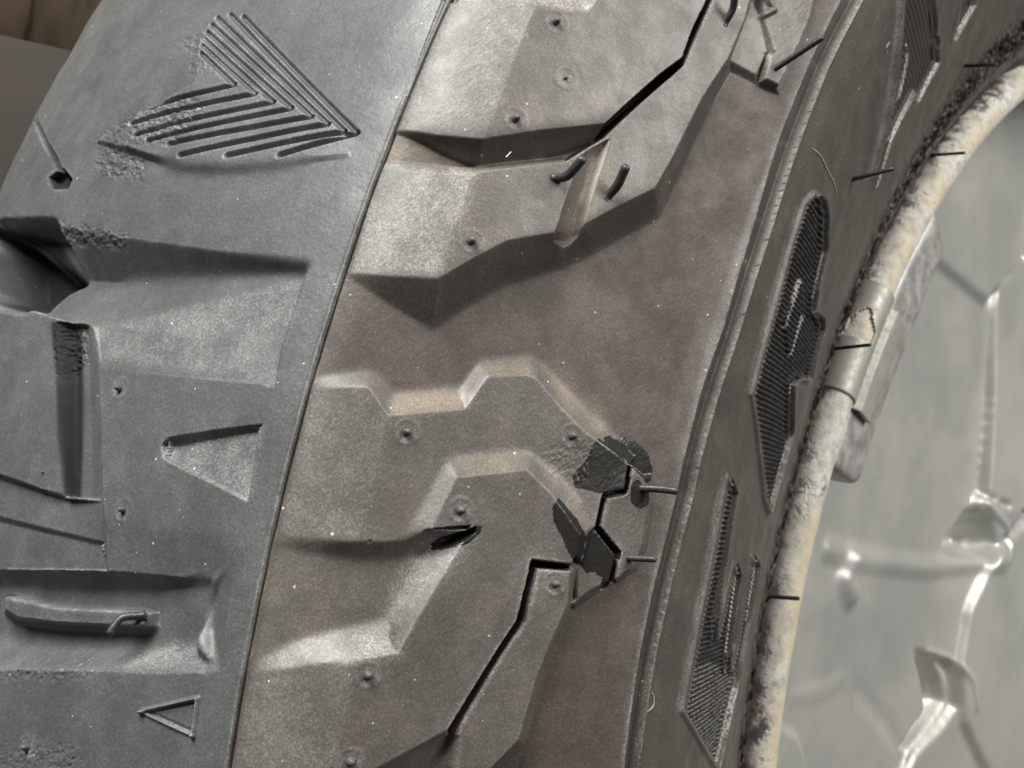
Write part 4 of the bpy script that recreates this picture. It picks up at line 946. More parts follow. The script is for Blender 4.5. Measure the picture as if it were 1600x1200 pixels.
VENTS = [
    ('stub',[(15.16,-369.87,99.27),(15.84,-370.23,99.37),(16.12,-370.39,99.41)],0.648,(18.79,15.024,4.8)),
    ('stub',[(17.94,-367.22,89.23),(18.42,-367.45,89.28),(18.57,-367.52,89.3)],0.3024,(24.34,13.657,4.9)),
    ('stub',[(15.31,-374.96,78.59),(15.99,-375.33,78.67),(16.27,-375.49,78.7)],0.648,(18.73,11.838,5.0)),
    ('stub',[(14.91,-378.88,54.6),(15.59,-379.26,54.65),(15.87,-379.41,54.67)],0.648,(18.81,8.2,4.5)),
    ('stub',[(13.1,-382.45,19.51),(13.77,-382.84,19.53),(14.05,-383.0,19.54)],0.648,(17.82,2.921,3.0)),
    ('stub',[(20.47,-373.27,8.54),(21.17,-373.61,8.54),(21.46,-373.75,8.55)],0.72,(29.42,1.31,5.2)),
    ('stub',[(15.79,-381.85,-21.28),(16.48,-382.22,-21.3),(16.76,-382.38,-21.31)],0.72,(19.51,-3.19,5.1)),
    ('stub',[(15.47,-381.17,-35.52),(16.15,-381.55,-35.56),(16.43,-381.71,-35.57)],0.72,(19.04,-5.324,5.0)),
    ('stub',[(-44.97,-401.51,18.44),(-44.88,-402.29,18.48),(-44.84,-402.6,18.49)],0.54,(-45.07,2.63,0.0)),
    ('stub',[(-35.42,-400.74,-3.39),(-35.33,-401.51,-3.39),(-35.29,-401.83,-3.39)],0.54,(-35.45,-0.484,0.0)),
    ('stub',[(26.42,-355.12,25.86),(27.11,-355.48,25.89),(27.39,-355.63,25.9)],0.648,(47.71,4.165,2.8)),
    ('stub',[(28.92,-354.71,-0.33),(29.61,-355.06,-0.33),(29.9,-355.21,-0.33)],0.648,(50.03,-0.053,4.4)),
    ('stub',[(-60.47,-403.48,0.3),(-60.43,-404.01,0.3),(-60.42,-404.17,0.3)],0.252,(-60.66,0.043,0.0)),
    ('stub',[(-49.53,-399.41,-49.52),(-49.44,-400.17,-49.62),(-49.4,-400.49,-49.66)],0.576,(-49.66,-7.068,0.0)),
    ('spew',[(20.03,-366.17,70.53),(22.38,-366.06,70.97),(25.2,-366.37,73.63)],0.88,(29.66,10.903,4.3)),
    ('spew',[(24.73,-356.46,70.65),(26.63,-356.97,72.25),(28.56,-358.1,74.95)],0.88,(40.39,11.21,4.4)),
    ('spew',[(28.34,-336.73,112.95),(29.82,-337.24,115.08),(30.67,-338.65,117.24)],0.72,(49.37,18.543,3.8)),
    ('spew',[(32.77,-323.17,108.59),(41.62,-322.89,114.06)],0.65,(63.83,18.573,2.1)),
    ('spew',[(26.14,-275.12,102.57),(34.58,-273.37,105.34)],0.55,(111.81,20.446,0.1)),
    ('spew',[(13.3,-204.83,160.84),(22.11,-204.9,160.39)],0.55,(147.39,38.14,0.1)),
    ('spew',[(1.1,-192.19,140.17),(13.42,-197.02,138.48)],0.45,(173.12,36.105,0.1)),
    ('spew',[(32.06,-339.06,19.91),(35.12,-338.19,20.31),(38.26,-337.59,20.44)],0.72,(64.78,3.361,1.0)),
    ('spew',[(32.25,-339.64,6.87),(37.27,-338.59,7.55)],0.59,(64.79,1.159,1.2)),
    ('spew',[(8.2,-249.01,6.94),(15.6,-247.22,7.95)],0.49,(159.81,1.597,0.1)),
    ('spew',[(7.95,-238.13,71.38),(20.37,-243.23,71.66)],0.45,(160.38,16.686,0.1)),
    ('spew',[(-26.71,-397.9,-20.79),(-28.59,-400.65,-21.89),(-28.97,-402.02,-24.61)],0.72,(-26.54,-2.991,-1.6))]

row_scale = (NR * SSF - 1) / CUM[-1]


def tyre_rc(s, th):
    lo = np.interp(s, SK, LO); hi = np.interp(s, SK, HI)
    return float(np.interp(s, SD, CUM) * row_scale), float((th - lo) / (hi - lo) * (NC * SSF - 1))


def tyre_mm(pts):
    s = float(np.mean([p[0] for p in pts]))
    r0 = np.interp(s - 1, SD, CUM) * row_scale; r1 = np.interp(s + 1, SD, CUM) * row_scale
    lo = np.interp(s, SK, LO); hi = np.interp(s, SK, HI)
    return 2 / (r1 - r0), math.radians(hi - lo) * np.interp(s, S, Q[:, 1]) / (NC * SSF - 1)


s_row = np.interp(np.arange(NR * SSF) / row_scale, CUM, SD)[:, None]
lo_r = np.interp(s_row, SK, LO); hi_r = np.interp(s_row, SK, HI)
th_grid = lo_r + (hi_r - lo_r) * (np.arange(NC * SSF)[None] / (NC * SSF - 1))


def _rad(ref):
    return math.radians(1) * float(np.interp(np.mean([p[0] for p in ref]), S, Q[:, 1]))


def tyre_uv(pts, ref):
    k = _rad(ref)
    return [(p[0], p[1] * k) for p in pts]


def tyre_cells(a, b, ref):
    return s_row[a], th_grid[a, b] * _rad(ref)


rel = Relief(NR * SSF, NC * SSF, tyre_rc, tyre_mm, tyre_uv, tyre_cells)

# the shoulder sits a little lower than the tread plate beside the seam
rel.H[:] = np.where(s_row > 0, -.55 * np.clip(1 - s_row / 26, 0, 1), 0)
for op in TH_OPS:
    if op[0] == 'P':
        rel.paint(op[1], op[2])
for op in TH_OPS:
    if op[0] == 'S':
        rel.soften_line(op[1], op[2], op[3])
rel.apply_soft()
rel.H = gauss(rel.H, .9)
# mould seam: crisp step with a fine groove
rel.H += np.where((s_row > 0), -1.0 * np.exp(-(s_row / .26) ** 2), 0).astype(np.float32)
rel.H += (.2 * np.exp(-((s_row + .35) / .35) ** 2) * (s_row < 0)).astype(np.float32)
for op in TH_OPS:
    if op[0] == 'L':
        rel.line(*op[1:])
    elif op[0] == 'H':
        rel.hatch(*op[1:])
    elif op[0] == 'HP':
        rel.hatch(*op[1:6], 0.0, op[6])
    elif op[0] == 'M':
        rel.mask(*op[1:])
# circumferential ribs of the sidewall
o1 = np.argsort(RIB[:, 1]); o2 = np.argsort(RIB2[:, 1])
sr1 = np.interp(th_grid, RIB[o1, 1], RIB[o1, 0]); sr2 = np.interp(th_grid, RIB2[o2, 1], RIB2[o2, 0])
d1 = s_row - sr1; d2 = s_row - sr2
rel.H += np.where(d1 < 0, 1.2 * np.exp(-(d1 / 3.0) ** 2), 1.2 * np.exp(-(d1 / .5) ** 2) - .9 * (1 - np.exp(-(d1 / .5) ** 2)) * (d2 < 0)).astype(np.float32)
rel.H += (-.3 * np.exp(-((d2 + 1.3) / .6) ** 2) + .8 * np.exp(-(d2 / .8) ** 2)).astype(np.float32)
rib_band = (d1 > -1.0) & (d2 < 1.2)

H_mould = rel.H.copy()
# moulded rubber is never quite even: fine relief, waviness, torn patches, packed grit at the bead
rough = rel.masks.get('rough', np.zeros_like(rel.H))
rel.H += .007 * noise_field(rel.H.shape, 1.6) + .006 * noise_field(rel.H.shape, 5) + .035 * noise_field(rel.H.shape, 28)
tear = .9 - 1.1 * np.abs(noise_field(rel.H.shape, 2.2)) - .9 * np.abs(noise_field(rel.H.shape, 5)) + .5 * noise_field(rel.H.shape, 1.0)
rel.H += (.22 * rough * tear).astype(np.float32)
grit = np.exp(-((s_row - 160) / 7.0) ** 2)
rel.H += (grit * .38 * np.clip(noise_field(rel.H.shape, 3.0), -1.5, 2)).astype(np.float32)
cl_ = rel.masks.setdefault('clean_shade', np.zeros_like(rel.H))
cl_[:] = np.maximum(cl_, np.clip(grit * 1.3 * (noise_field(rel.H.shape, 4.0) * .35 + .62), 0, 1))
# vent collars: a low ring round each vent and a dish inside it
for kind, pts, r, b in VENTS:
    if kind == 'stub' and r > .3:
        rr = rel.dist([(b[0], b[1]), (b[0] + .01, b[1])], 4)
        if rr:
            a_, b_, D = rr
            rel.H[a_, b_] += (.08 * np.exp(-((D - 2.0) / .35) ** 2) - .10 * np.exp(-(D / 1.15) ** 2)).astype(np.float32)
            for nm, v in (('dust_light', .4 * np.exp(-((D - 1.5) / .7) ** 2)),):
                A_ = rel.masks.setdefault(nm, np.zeros_like(rel.H))
                A_[a_, b_] = np.maximum(A_[a_, b_], v)

# scuffing plus edge highlights painted in: paler rubber along proud edges
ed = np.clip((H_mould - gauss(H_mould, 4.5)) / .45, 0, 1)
A_ = rel.masks.setdefault('dust_light', np.zeros_like(rel.H))
A_[:] = np.maximum(A_, ed * .75 * (rel.masks['clean_shade'] < .3))
Hc = rel.H.reshape(NR, SSF, NC, SSF).mean((1, 3))
labc = rel.lab[::SSF, ::SSF]
sg = s_row.reshape(NR, SSF).mean(1)[:, None]
tg = th_grid.reshape(NR, SSF, NC, SSF).mean((1, 3))
down = lambda A: A.reshape(NR, SSF, NC, SSF).mean((1, 3))
mk = {k: down(v) for k, v in rel.masks.items()}
PV = surf(np.broadcast_to(sg, tg.shape), tg, Hc) * MM
du = np.gradient(PV, axis=0); dv = np.gradient(PV, axis=1)
NV = np.cross(du, dv); NV /= np.linalg.norm(NV, axis=-1, keepdims=True) + 1e-12
cen = surf(np.broadcast_to(sg, tg.shape), tg, Hc + 1) * MM - PV
if (np.einsum('ijk,ijk->ij', NV, cen)).mean() < 0:
    NV = -NV; FLIP = True
else:
    FLIP = False

# dirt follows the moulding: brown film on the moulded floors, bare grey where the tread ran
zone = np.clip((sg + .4) / .8, 0, 1) * np.ones_like(Hc)
unl = (labc == 0)
floor_m = gauss((unl & (sg > 0) & (sg < 71)).astype(np.float32), 2.0)

tyre = empty('tyre', (0, 0, 0))
set_tags(tyre, 'dusty worn off-road tyre with chunky shoulder blocks and rubber vent hairs', 'tyre')
inv = {v: k for k, v in rel.names.items()}
NAMES = {'shoulder_block_B': 'shoulder_block', 'shoulder_block_E': 'shoulder_block', 'shoulder_block_G': 'shoulder_block',
         'shoulder_block_I': 'shoulder_block', 'shoulder_block_J': 'shoulder_block', 'shoulder_step_B': 'shoulder_step',
         'letter_panel_B': 'letter_panel', 'letter_panel_C': 'letter_panel', 'letter_panel_D': 'letter_panel', 'sipe_wet': 'sipe',
         'chevron': 'chevron_relief', 'channel': 'block_channel'}
PART_LABEL = {'chevron': 'nested chevron ridges moulded into the tread', 'letter_panel': 'hatched sidewall letter with a rounded top',
              'letter_panel_B': 'hatched comb-like sidewall letter near the bottom edge', 'sipe_wet': 'wet glossy black sipe',
              'stone_bar': 'raised bar in the groove floor', 'letter_panel_C': 'faint recessed sidewall letter at the top',
              'tread_recess': 'small trapezoid recess in the tread'}
cell = labc[:-1, :-1].copy().astype(int)
sc = sg[:-1]
ribc = rib_band[::SSF, ::SSF][:-1, :-1]
base_parts = {1001: 'tread_cap', 1002: 'shoulder_floor', 1003: 'protector_rib', 1004: 'sidewall', 1005: 'bead'}
un = cell == 0
s2 = np.broadcast_to(sc, cell.shape)
cell[un & (s2 <= 0)] = 1001
cell[un & (s2 > 0)] = 1002
d1c = d1[::SSF, ::SSF][:-1, :-1]
cell[un & (d1c > 0)] = 1004
cell[un & (s2 > 150)] = 1005
cell[ribc & (cell > 1000)] = 1003
idx = np.arange(NR * NC).reshape(NR, NC)
quads = np.stack([idx[:-1, :-1], idx[1:, :-1], idx[1:, 1:], idx[:-1, 1:]], -1)
if FLIP:
    quads = quads[..., ::-1]
PVf = PV.reshape(-1, 3); NVf = NV.reshape(-1, 3)
full = {'zone': zone.ravel(), 'floor': floor_m.ravel()}
for k in ('dust_light', 'tan', 'wet', 'clean_shade', 'pale'):
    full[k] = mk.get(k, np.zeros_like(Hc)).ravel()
SUB = {'stone_bar': 'tread_groove#2', 'tread_pocket': 'tread_groove', 'letter_island': 'letter_panel', 'letter_island#2': 'letter_panel_C',
       'channel': 'shoulder_block_B', 'channel#2': 'shoulder_block_I', 'sipe': 'shoulder_block', 'sipe#2': 'shoulder_block_G',
       'sipe_wet': 'shoulder_block_J', 'sipe_wet#2': 'shoulder_groove'}
made = {}
for lab in np.unique(cell):
    raw = key = base_parts.get(lab) or inv[lab]
    key = key.split('#')[0]
    nm = NAMES.get(key, key)
    f = quads[cell == lab]
    u, iv = np.unique(f, return_inverse=True)
    o = mesh_obj(nm, PVf[u], iv.reshape(f.shape), M_WET if key == 'sipe_wet' else M_RUB, tyre, True, NVf[u])
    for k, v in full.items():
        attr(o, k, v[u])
    made[raw] = o
    if key in PART_LABEL:
        o['label'] = PART_LABEL[key]
for k, p in SUB.items():
    if k in made and p in made:
        made[k].parent = made[p]


def host(b):
    """the moulded part a vent grows from"""
    r_, c_ = tyre_rc(b[0], b[1])
    r_ = min(max(int(r_ / SSF), 0), NR - 2); c_ = min(max(int(c_ / SSF), 0), NC - 2)
    lab = cell[r_, c_]
    o = made.get(base_parts.get(lab) or inv.get(lab))
    return o if o is not None and o.parent == tyre else (o.parent if o is not None else tyre)

# the rest of the carcass, all the way round (the same pattern carried on, coarser)
def carcass(name, svals, n, whole):
    ss = np.array(svals)[:, None]
    w = np.linspace(0, 1, n)[None]
    if whole:
        th = 360 * w + 0 * ss
        h = np.zeros_like(th)
    else:
        lo = np.interp(ss, SK, LO); hi = np.interp(ss, SK, HI)
        th = hi + (lo + 360 - hi) * w
        tiles = 10
        tri = np.abs(((w * tiles + 1) % 2) - 1)
        ri = np.clip((np.interp(ss, SD, CUM) * row_scale / SSF).astype(int), 0, NR - 1)
        ci = np.clip((tri * (NC - 1)).astype(int), 0, NC - 1)
        h = Hc[ri, ci]
    P = surf(np.broadcast_to(ss, th.shape), th, h) * MM
    nr, nc = th.shape
    ix = np.arange(nr * nc).reshape(nr, nc)
    q = np.stack([ix[:-1, :-1], ix[1:, :-1], ix[1:, 1:], ix[:-1, 1:]], -1).reshape(-1, 4)
    if FLIP:
        q = q[:, ::-1]
    o = mesh_obj(name, P.reshape(-1, 3), q, M_RUB, tyre, True)
    z = np.broadcast_to(np.clip(ss + .5, 0, 1), th.shape).ravel()
    attr(o, 'zone', z)
    for k in ('dust_light', 'tan', 'wet', 'floor', 'clean_shade', 'pale'):
        attr(o, k, np.zeros(z.size))
    return o


carcass('tread_continuation', np.linspace(SK[0], SK[-1], 130), 820, False)
carcass('rear_sidewall', np.linspace(S[0], SK[0] + .5, 24), 181, True)

# rubber vent hairs and stubs
for kind, pts, r, b in VENTS:
    p = [tuple(c * MM for c in q) for q in pts]
    if kind == 'stub':
        tube('vent_stub', p, [r * 1.25 * MM, r * 1.05 * MM, r * .85 * MM], M_STUB, host(b), 12)
    else:
        b0 = Vector(p[0]); d = (Vector(p[1]) - b0).normalized()
        p = [tuple(b0 - d * .0006)] + p
        rr = [r * 1.5 * MM] + [r * MM] * (len(p) - 1)
        tube('vent_hair', p, rr, M_SPEW, host(b), 10)

# lint caught on the rubber
M_LINT = plain_rubber('pale_lint', (0.55, 0.53, 0.50), .7)
LINT_LABELS = ['long pale lint thread on the sidewall above the rounded hatched letter', 'curled pale lint thread on the lower sidewall beside the rib',
               'tiny straight lint fibre in the groove under the upper shoulder block', 'small curled lint fibre near the top of the sidewall']
for pts, lb in zip([
    [(33.53,-305.94,98.03),(32.78,-301.06,98.32),(31.44,-295.11,97.41),(29.68,-288.69,96.86),(28.45,-284.82,95.9)],
    [(33.87,-326.64,-16.12),(33.88,-325.35,-17.46),(33.88,-325.28,-18.89),(33.86,-326.8,-19.94)],
    [(15.52,-375.46,71.21),(15.78,-374.74,72.43)],
    [(30.85,-277.94,134.0),(30.88,-278.94,132.18),(30.32,-276.95,131.7)]], LINT_LABELS):
    o = tube('lint_thread', [tuple(c * MM for c in q) for q in pts], [.00011] * len(pts), M_LINT, None, 6)
    set_tags(o, lb, 'lint')

# ---------------------------------------------------------------- wheel
wheel = empty('wheel', (0, 0, 0))
set_tags(wheel, 'silver wheel with chalky corroded rim flange inside the tyre', 'wheel')


def ring(name, sec, thetas, mat, parent, closed=False, jitter=0.0, inner=None):
    sec = np.array(sec, float); n = len(sec); t = np.radians(np.array(thetas))[:, None]
    x = np.broadcast_to(sec[None, :, 0], (len(t), n)).copy(); r = np.broadcast_to(sec[None, :, 1], (len(t), n)).copy()
    if jitter:
        g = gauss(RNG.standard_normal((len(t), n)).astype(np.float32), 2.5); g /= g.std()
        x += g * jitter; r += g * jitter
    P = np.stack([x, -r * np.cos(t), r * np.sin(t)], -1).reshape(-1, 3) * MM
    ix = np.arange(len(t) * n).reshape(len(t), n)
    a, b = (ix, np.roll(ix, -1, 1)) if closed else (ix[:, :-1], ix[:, 1:])
    q = np.stack([a[:-1], a[1:], b[1:], b[:-1]], -1).reshape(-1, 4)
    o = mesh_obj(name, P, q, mat, parent, True)
    if inner is not None:
        attr(o, 'inner', np.tile(inner, len(t)))
    return o


TH = np.r_[np.arange(-22, 76, .2), np.arange(76, 338.1, 2.0)]
FC, FR = (2.4, 232.6), 5.2
ang = np.radians(np.linspace(150, -130, 36))
sec = [(FC[0] + FR * math.cos(a), FC[1] + FR * math.sin(a)) for a in ang]
inner = np.clip((np.degrees(ang[0] - ang)) / 200, 0, 1)
ring('rim_flange', sec, TH, M_FLANGE, wheel, False, .06, inner)
ring('rim_barrel', [sec[-1], (-3, 227.5), (-8, 226.5), (-20, 226), (-40, 224), (-60, 214), (-110, 210), (-150, 215), (-164, 224), (-168, 232)], TH, M_SILVER, wheel)

X0 = -34.0
D_OPS = [
    ('P','disc',[(-176.06,186.07,4.0),(-11.56,331.11,6.0),(37.57,224.47,6.0),(-45.87,151.08,3.0),(-55.81,144.57,3.0),(-66.71,132.52,3.0),(-104.65,134.03,3.0),(-147.82,138.92,3.5)]),
    ('P','disc',[(-147.82,138.92,3.5),(-104.65,134.03,3.0),(-66.71,132.52,3.0),(-64.21,129.75,0.5),(-103.51,132.04,0.5),(-146.4,136.83,0.5)]),
    ('L',[(-63.86,212.75),(-41.78,156.89)],3,-2,'r'),
    ('P','disc',[(-193.15,70.35,3.0),(-146.4,136.83,0.5),(-103.51,132.04,0.5),(-64.21,129.75,0.5),(-52.83,98.92,0.0),(-46.88,63.64,0.0),(-62.66,39.77,1.0),(-134.49,27.17,2.0),(-179.81,22.68,3.0)]),
    ('P','disc',[(-60.22,140.29,3.0),(46.94,225.12,3.0),(72.5,78.67,16.0),(-19.15,62.25,9.0),(-44.03,63.55,5.0),(-50.89,99.67,4.0)]),
    ('P','disc',[(-60.22,140.29,3.0),(-50.89,99.67,4.0),(-46.84,63.05,5.0),(-46.7,63.19,0.0),(-52.28,99.05,0.0),(-62.06,130.35,0.5)]),
    ('P','disc',[(-46.84,63.05,5.0),(-19.15,62.25,9.0),(-15.47,59.75,8.0),(-36.06,43.97,6.0),(-33.8,41.58,4.0),(-34.6,48.02,4.0),(-40.25,54.4,4.0),(-49.9,59.14,3.0)]),
    ('P','disc',[(-179.81,22.68,3.0),(-134.49,27.17,2.0),(-62.66,39.77,1.0),(-35.34,40.88,4.0),(-45.25,21.4,4.0),(-46.49,0.13,4.0),(-57.51,1.28,3.0),(-79.28,2.44,3.0),(-90.4,4.9,3.0),(-134.99,18.08,4.0),(-161.85,2.72,3.5),(-181.08,-15.49,3.0)]),
    ('L',[(-151.25,26.88),(-128.41,27.33),(-78.76,31.3),(-28.93,41.68)],6,1.8,'r'),
    ('L',[(-135.59,26.29),(-138.94,20.01),(-134.2,15.45)],7,3.0,'r'),
    ('P','disc',[(-161.85,2.72,3.5),(-134.99,18.08,4.0),(-90.4,4.9,3.0),(-79.28,2.44,3.0),(-68.65,-8.76,3.0),(-63.15,-17.41,3.0),(-73.04,-26.93,3.0),(-82.09,-42.63,3.0),(-83.63,-64.2,3.0),(-173.22,-63.87,2.0),(-181.08,-15.49,3.0)]),
    ('P','disc',[(-176.91,-25.56,7.0),(-152.52,-30.41,5.0),(-137.86,-44.1,3.0),(-128.57,-63.89,3.0),(-183.55,-62.11,8.0)]),
    ('P','disc',[(-41.06,-13.46,4.0),(-33.08,-20.48,4.0),(0.37,-38.99,4.0),(27.02,-64.66,4.0),(-76.31,-64.25,3.0),(-70.34,-44.53,3.0),(-64.21,-33.67,3.0),(-49.71,-21.41,4.0)]),
    ('L',[(-114.84,-15.03),(-90.3,-24.14),(-74.02,-34.34)],6,-0.8,'r'),
    ('L',[(-155.72,-19.0),(-138.57,-15.75),(-130.13,-12.04)],5,0.6,'r'),
    ('P','opening',[(-51.46,58.63,1.0),(-37.9,54.65,1.0),(-32.22,48.24,1.0),(-33.15,41.52,1.0),(-49.82,38.65,1.0),(-66.31,37.43,1.0),(-70.55,39.81,1.0),(-60.49,49.53,1.0)]),
    ('P','opening',[(-51.29,56.35,-4.0),(-40.21,53.07,-4.0),(-35.59,47.83,-4.0),(-36.34,42.34,-4.0),(-49.94,39.97,-4.0),(-63.53,38.94,-4.0),(-67.04,40.9,-4.0),(-58.72,48.9,-4.0)]),
    ('P','opening',[(-51.1,53.82,-9.0),(-42.75,51.32,-9.0),(-39.29,47.37,-9.0),(-39.85,43.25,-9.0),(-50.08,41.44,-9.0),(-60.41,40.64,-9.0),(-63.09,42.12,-9.0),(-56.74,48.2,-9.0)]),
    ('L',[(-43.19,60.41),(-28.24,55.09),(-23.32,49.18),(-24.08,41.89)],2.2,1.2,'r'),
    ('P','opening#2',[(-77.95,1.67,1.0),(-59.63,1.09,1.0),(-46.21,-4.71,1.0),(-39.27,-13.56,1.0),(-47.94,-21.54,1.0),(-65.24,-33.71,1.0),(-70.42,-45.64,1.0),(-79.88,-45.84,1.0),(-72.88,-27.36,1.0),(-63.15,-17.41,1.0),(-69.17,-8.8,1.0)]),
    ('P','opening#2',[(-73.08,-0.12,-4.0),(-60.86,-1.31,-4.0),(-50.57,-6.45,-4.0),(-44.99,-13.48,-4.0),(-52.79,-20.43,-4.0),(-67.97,-32.04,-4.0),(-73.94,-45.71,-4.0),(-77.42,-45.78,-4.0),(-70.86,-27.27,-4.0),(-60.89,-17.72,-4.0),(-65.56,-8.53,-4.0)]),
    ('P','opening#2',[(-67.97,-2.38,-9.0),(-61.04,-3.61,-9.0),(-53.81,-8.09,-9.0),(-50.07,-13.36,-9.0),(-56.16,-18.8,-9.0),(-60.89,-15.0,-9.0),(-63.49,-8.37,-9.0)]),
    ('L',[(-68.73,2.86),(-52.15,2.1),(-37.4,-3.68),(-29.39,-13.56)],2,1.0,'r'),
    ('P','hub',[(88.88,99.09,8.0),(46.38,82.73,8.0),(-12.16,61.3,8.0),(-33.7,45.51,7.5),(-46.54,22.72,7.0),(-47.26,1.6,7.0),(-34.96,-18.97,7.0),(-1.71,-38.3,7.0),(30.29,-63.84,7.0),(117.14,-60.2,22.0),(65.07,24.84,26.0)]),
    ('P','hub',[(88.88,99.09,8.0),(46.38,82.73,8.0),(-12.16,61.3,8.0),(-33.7,45.51,7.5),(-46.54,22.72,7.0),(-47.26,1.6,7.0),(-34.96,-18.97,7.0),(-1.71,-38.3,7.0),(30.29,-63.84,7.0),(27.54,-65.92,4.0),(-2.03,-40.76,4.0),(-35.9,-20.64,4.0),(-48.14,-0.01,4.0),(-46.73,20.76,4.0),(-35.02,43.01,5.0),(-10.21,59.71,5.0),(49.18,78.77,5.0),(101.01,93.76,5.0)]),
    ('L',[(40.56,44.17),(22.07,25.48),(19.02,5.01),(30.22,-15.29),(50.38,-33.36),(82.12,-52.66)],2.4,-4,'r'),
    ('L',[(48.14,43.83),(29.06,25.49),(27.14,5.2),(38.33,-14.81),(58.56,-32.28)],1.2,1.5,'r')]
Y0, Y1, Z0, Z1 = -230.0, 100.0, -110.0, 230.0
DN = 620
dsc = (DN - 1) / (Y1 - Y0)
DM = int((Z1 - Z0) * dsc) + 1
dr = Relief(DN, DM, lambda y, z: ((y - Y0) * dsc, (z - Z0) * dsc), lambda p: (1 / dsc, 1 / dsc),
            lambda p, ref: [(a[0], a[1]) for a in p],
            lambda a, b, ref: ((Y0 + np.arange(a.start, a.stop) / dsc)[:, None], (Z0 + np.arange(b.start, b.stop) / dsc)[None]))
for op in D_OPS:
    if op[0] == 'P':
        dr.paint(op[1], op[2])
dr.H = gauss(dr.H, 1.8)
for op in D_OPS:
    if op[0] == 'S':
        dr.soften_line(*op[1:])
dr.apply_soft()
for op in D_OPS:
    if op[0] == 'L':
        dr.line(*op[1:])
dr.H = gauss(dr.H, 1.2) + .3 * noise_field(dr.H.shape, 22) + .03 * noise_field(dr.H.shape, 6)
yy = (Y0 + np.arange(DN) / dsc)[:, None] + 0 * dr.H; zz = (Z0 + np.arange(DM) / dsc)[None] + 0 * dr.H
P = np.stack([X0 + dr.H, yy, zz], -1) * MM
du = np.gradient(P, axis=0); dv = np.gradient(P, axis=1); Nn = np.cross(du, dv); Nn /= np.linalg.norm(Nn, axis=-1, keepdims=True)
ix = np.arange(DN * DM).reshape(DN, DM)
q = np.stack([ix[:-1, :-1], ix[1:, :-1], ix[1:, 1:], ix[:-1, 1:]], -1)
rad = np.hypot(yy, zz)[:-1, :-1]
lab = dr.lab[:-1, :-1].astype(int)
ok = rad < 225.5
lab[lab == 0] = dr.label('disc')
invd = {v: k for k, v in dr.names.items()}
NMS = {'disc': 'wheel_disc', 'hub': 'hub_boss', 'opening': 'disc_opening'}
for k in np.unique(lab):
    f = q[(lab == k) & ok]
    if not len(f):
        continue
    u, iv = np.unique(f, return_inverse=True)
    mesh_obj(NMS[invd[k].split('#')[0]], P.reshape(-1, 3)[u], iv.reshape(f.shape), M_SILVER, wheel, True, Nn.reshape(-1, 3)[u])

# ---------------------------------------------------------------- clip-on balance weight
weight = empty('balance_weight', (0, 0, 0))
set_tags(weight, 'grey lead balance weight clipped onto the corroded rim flange', 'weight')


def lead_body():
    t0, t1 = 11.2, 33.2
    n = 120
    V = []
    prof = []
    # rounded bar section (x, r)
    cx, cr, hx, hr = 0.5, 218.5, 4.6, 9.0
    for a in np.linspace(0, 2 * math.pi, 28, endpoint=False):
        c, s_ = math.cos(a), math.sin(a)
        prof.append((cx + hx * math.copysign(abs(c) ** .45, c), cr + hr * math.copysign(abs(s_) ** .45, s_)))
    prof = np.array(prof)
    nz = gauss(RNG.standard_normal((n, 28)).astype(np.float32), 1.6); nz /= nz.std()
    for i in range(n):
        u = i / (n - 1)
        e = min(u / .05, (1 - u) / .05, 1.0)
        k = math.sqrt(max(0.0, 1 - (1 - e) ** 2)) * .25 + .75 if e < 1 else 1.0
        taper = 1 - .25 * max(0, (u - .55) / .45) ** 1.5
        th = math.radians(t0 + (t1 - t0) * u)
        for j, (x, r) in enumerate(prof):
            g = nz[i, j] * .05
            xx = cx + (x - cx) * k + g; rr = cr + 9 + (r - cr - 9) * k * taper + g
            V.append((xx * MM, -rr * math.cos(th) * MM, rr * math.sin(th) * MM))
    F_ = [(i * 28 + j, (i + 1) * 28 + j, (i + 1) * 28 + (j + 1) % 28, i * 28 + (j + 1) % 28) for i in range(n - 1) for j in range(28)]
    o = mesh_obj('lead_body', V, F_, M_LEAD, weight)
    me = o.data
    import bmesh
    bm = bmesh.new(); bm.from_mesh(me)
    bmesh.ops.contextual_create(bm, geom=[e for e in bm.edges if e.is_boundary and e.verts[0].index < 28])
    bmesh.ops.contextual_create(bm, geom=[e for e in bm.edges if e.is_boundary and e.verts[0].index >= 28])
    bmesh.ops.recalc_face_normals(bm, faces=bm.faces)
    bm.to_mesh(me); bm.free()


lead_body()


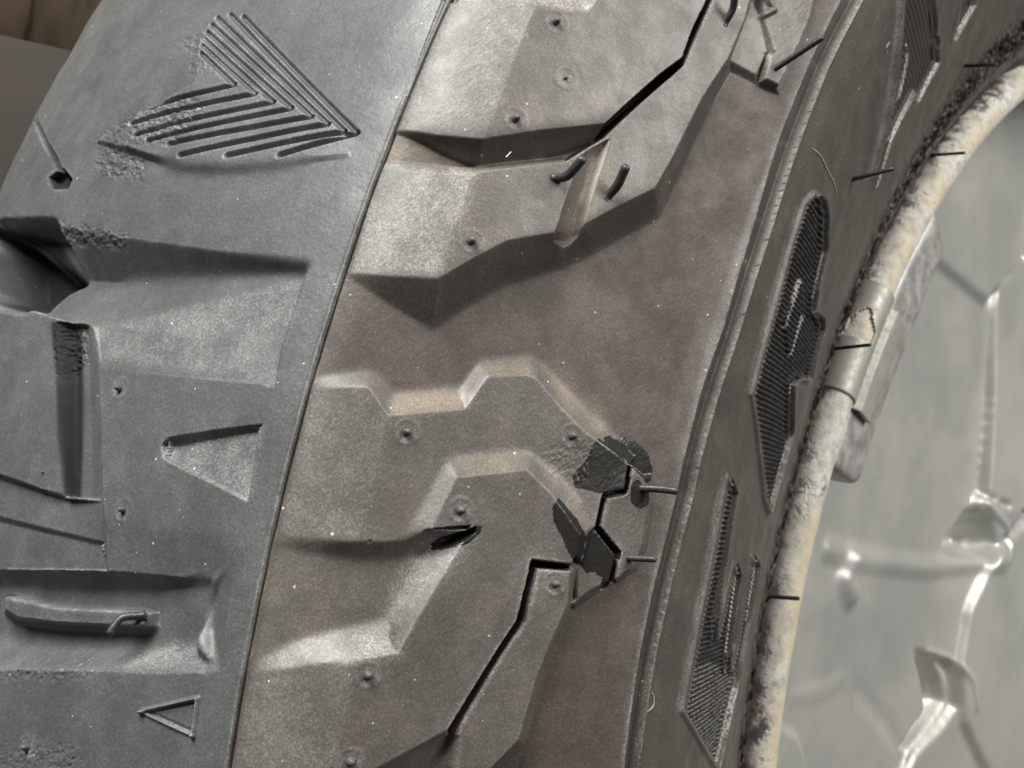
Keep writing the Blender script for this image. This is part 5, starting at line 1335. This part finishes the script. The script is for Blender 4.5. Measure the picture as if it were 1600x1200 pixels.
def clip():
    t0, t1, n = 15.4, 23.6, 44
    ang = np.radians(np.linspace(120, -70, 26))
    secs = [(FC[0] + (FR + .7) * math.cos(a), FC[1] + (FR + .7) * math.sin(a)) for a in ang]
    secs += [(7.0, 225.0), (6.9, 222.5), (6.8, 220), (6.7, 218)]
    ns = len(secs)
    tri = [(21.6, 9.0), (20.2, 15.0), (19.3, 15.0), (19.2, 3.0), (20.6, 4.5)]     # window (deg, section index)

    def inside(a, b):
        c = False
        for i in range(len(tri)):
            x1, y1 = tri[i]; x2, y2 = tri[i - 1]
            if (y1 > b) != (y2 > b) and a < (x2 - x1) * (b - y1) / (y2 - y1) + x1:
                c = not c
        return c
    V, F_ = [], []
    for i in range(n):
        th = math.radians(t0 + (t1 - t0) * i / (n - 1))
        for x, r in secs:
            V.append((x * MM, -r * math.cos(th) * MM, r * math.sin(th) * MM))
    for i in range(n - 1):
        for j in range(ns - 1):
            if not inside(t0 + (t1 - t0) * (i + .5) / (n - 1), j + .5):
                F_.append((i * ns + j, (i + 1) * ns + j, (i + 1) * ns + j + 1, i * ns + j + 1))
    o = mesh_obj('spring_clip', V, F_, M_ZINC, weight)
    sm = o.modifiers.new('thickness', 'SOLIDIFY'); sm.thickness = .0011; sm.offset = 1.0
    bv = o.modifiers.new('edge', 'BEVEL'); bv.width = .0002; bv.segments = 2


clip()

# ---------------------------------------------------------------- what shows behind the tyre
def block(name, centre, size, rot, mat, bevel, label, cat):
    sx, sy, sz = (c / 2 for c in size)
    import bmesh
    me = bpy.data.meshes.new(name)
    bm = bmesh.new()
    bmesh.ops.create_cube(bm, size=1.0)
    for v in bm.verts:
        v.co = Vector((v.co.x * size[0], v.co.y * size[1], v.co.z * size[2]))
    bmesh.ops.bevel(bm, geom=list(bm.edges), offset=bevel, segments=2, affect='EDGES')
    bm.to_mesh(me); bm.free()
    me.materials.append(mat)
    o = bpy.data.objects.new(name, me)
    COL.objects.link(o)
    o.location = centre
    o.rotation_euler = rot
    set_tags(o, label, cat)
    return o


block('wooden_board', (-0.42, -0.22, 0.17), (0.03, 0.40, 0.34), (0.0, 0.0, 0.75), wood_material(), .002,
      'blurred brown board behind the tyre at the top left corner', 'board')
block('dark_metal_case', (-0.318, -0.262, 0.075), (0.10, 0.24, 0.14), (0.12, 0.0, 0.8), dark_material('dark_grey_case', (0.035, 0.026, 0.018)), .004,
      'dark grey case below the brown board at the left edge', 'case')
block('cupboard', (-0.62, -0.10, 0.10), (0.03, 0.8, 0.8), (0.0, 0.0, 0.75), dark_material('dark_shelf', (0.12, 0.09, 0.06)), .004,
      'brown cupboard far behind the brown board', 'cupboard')
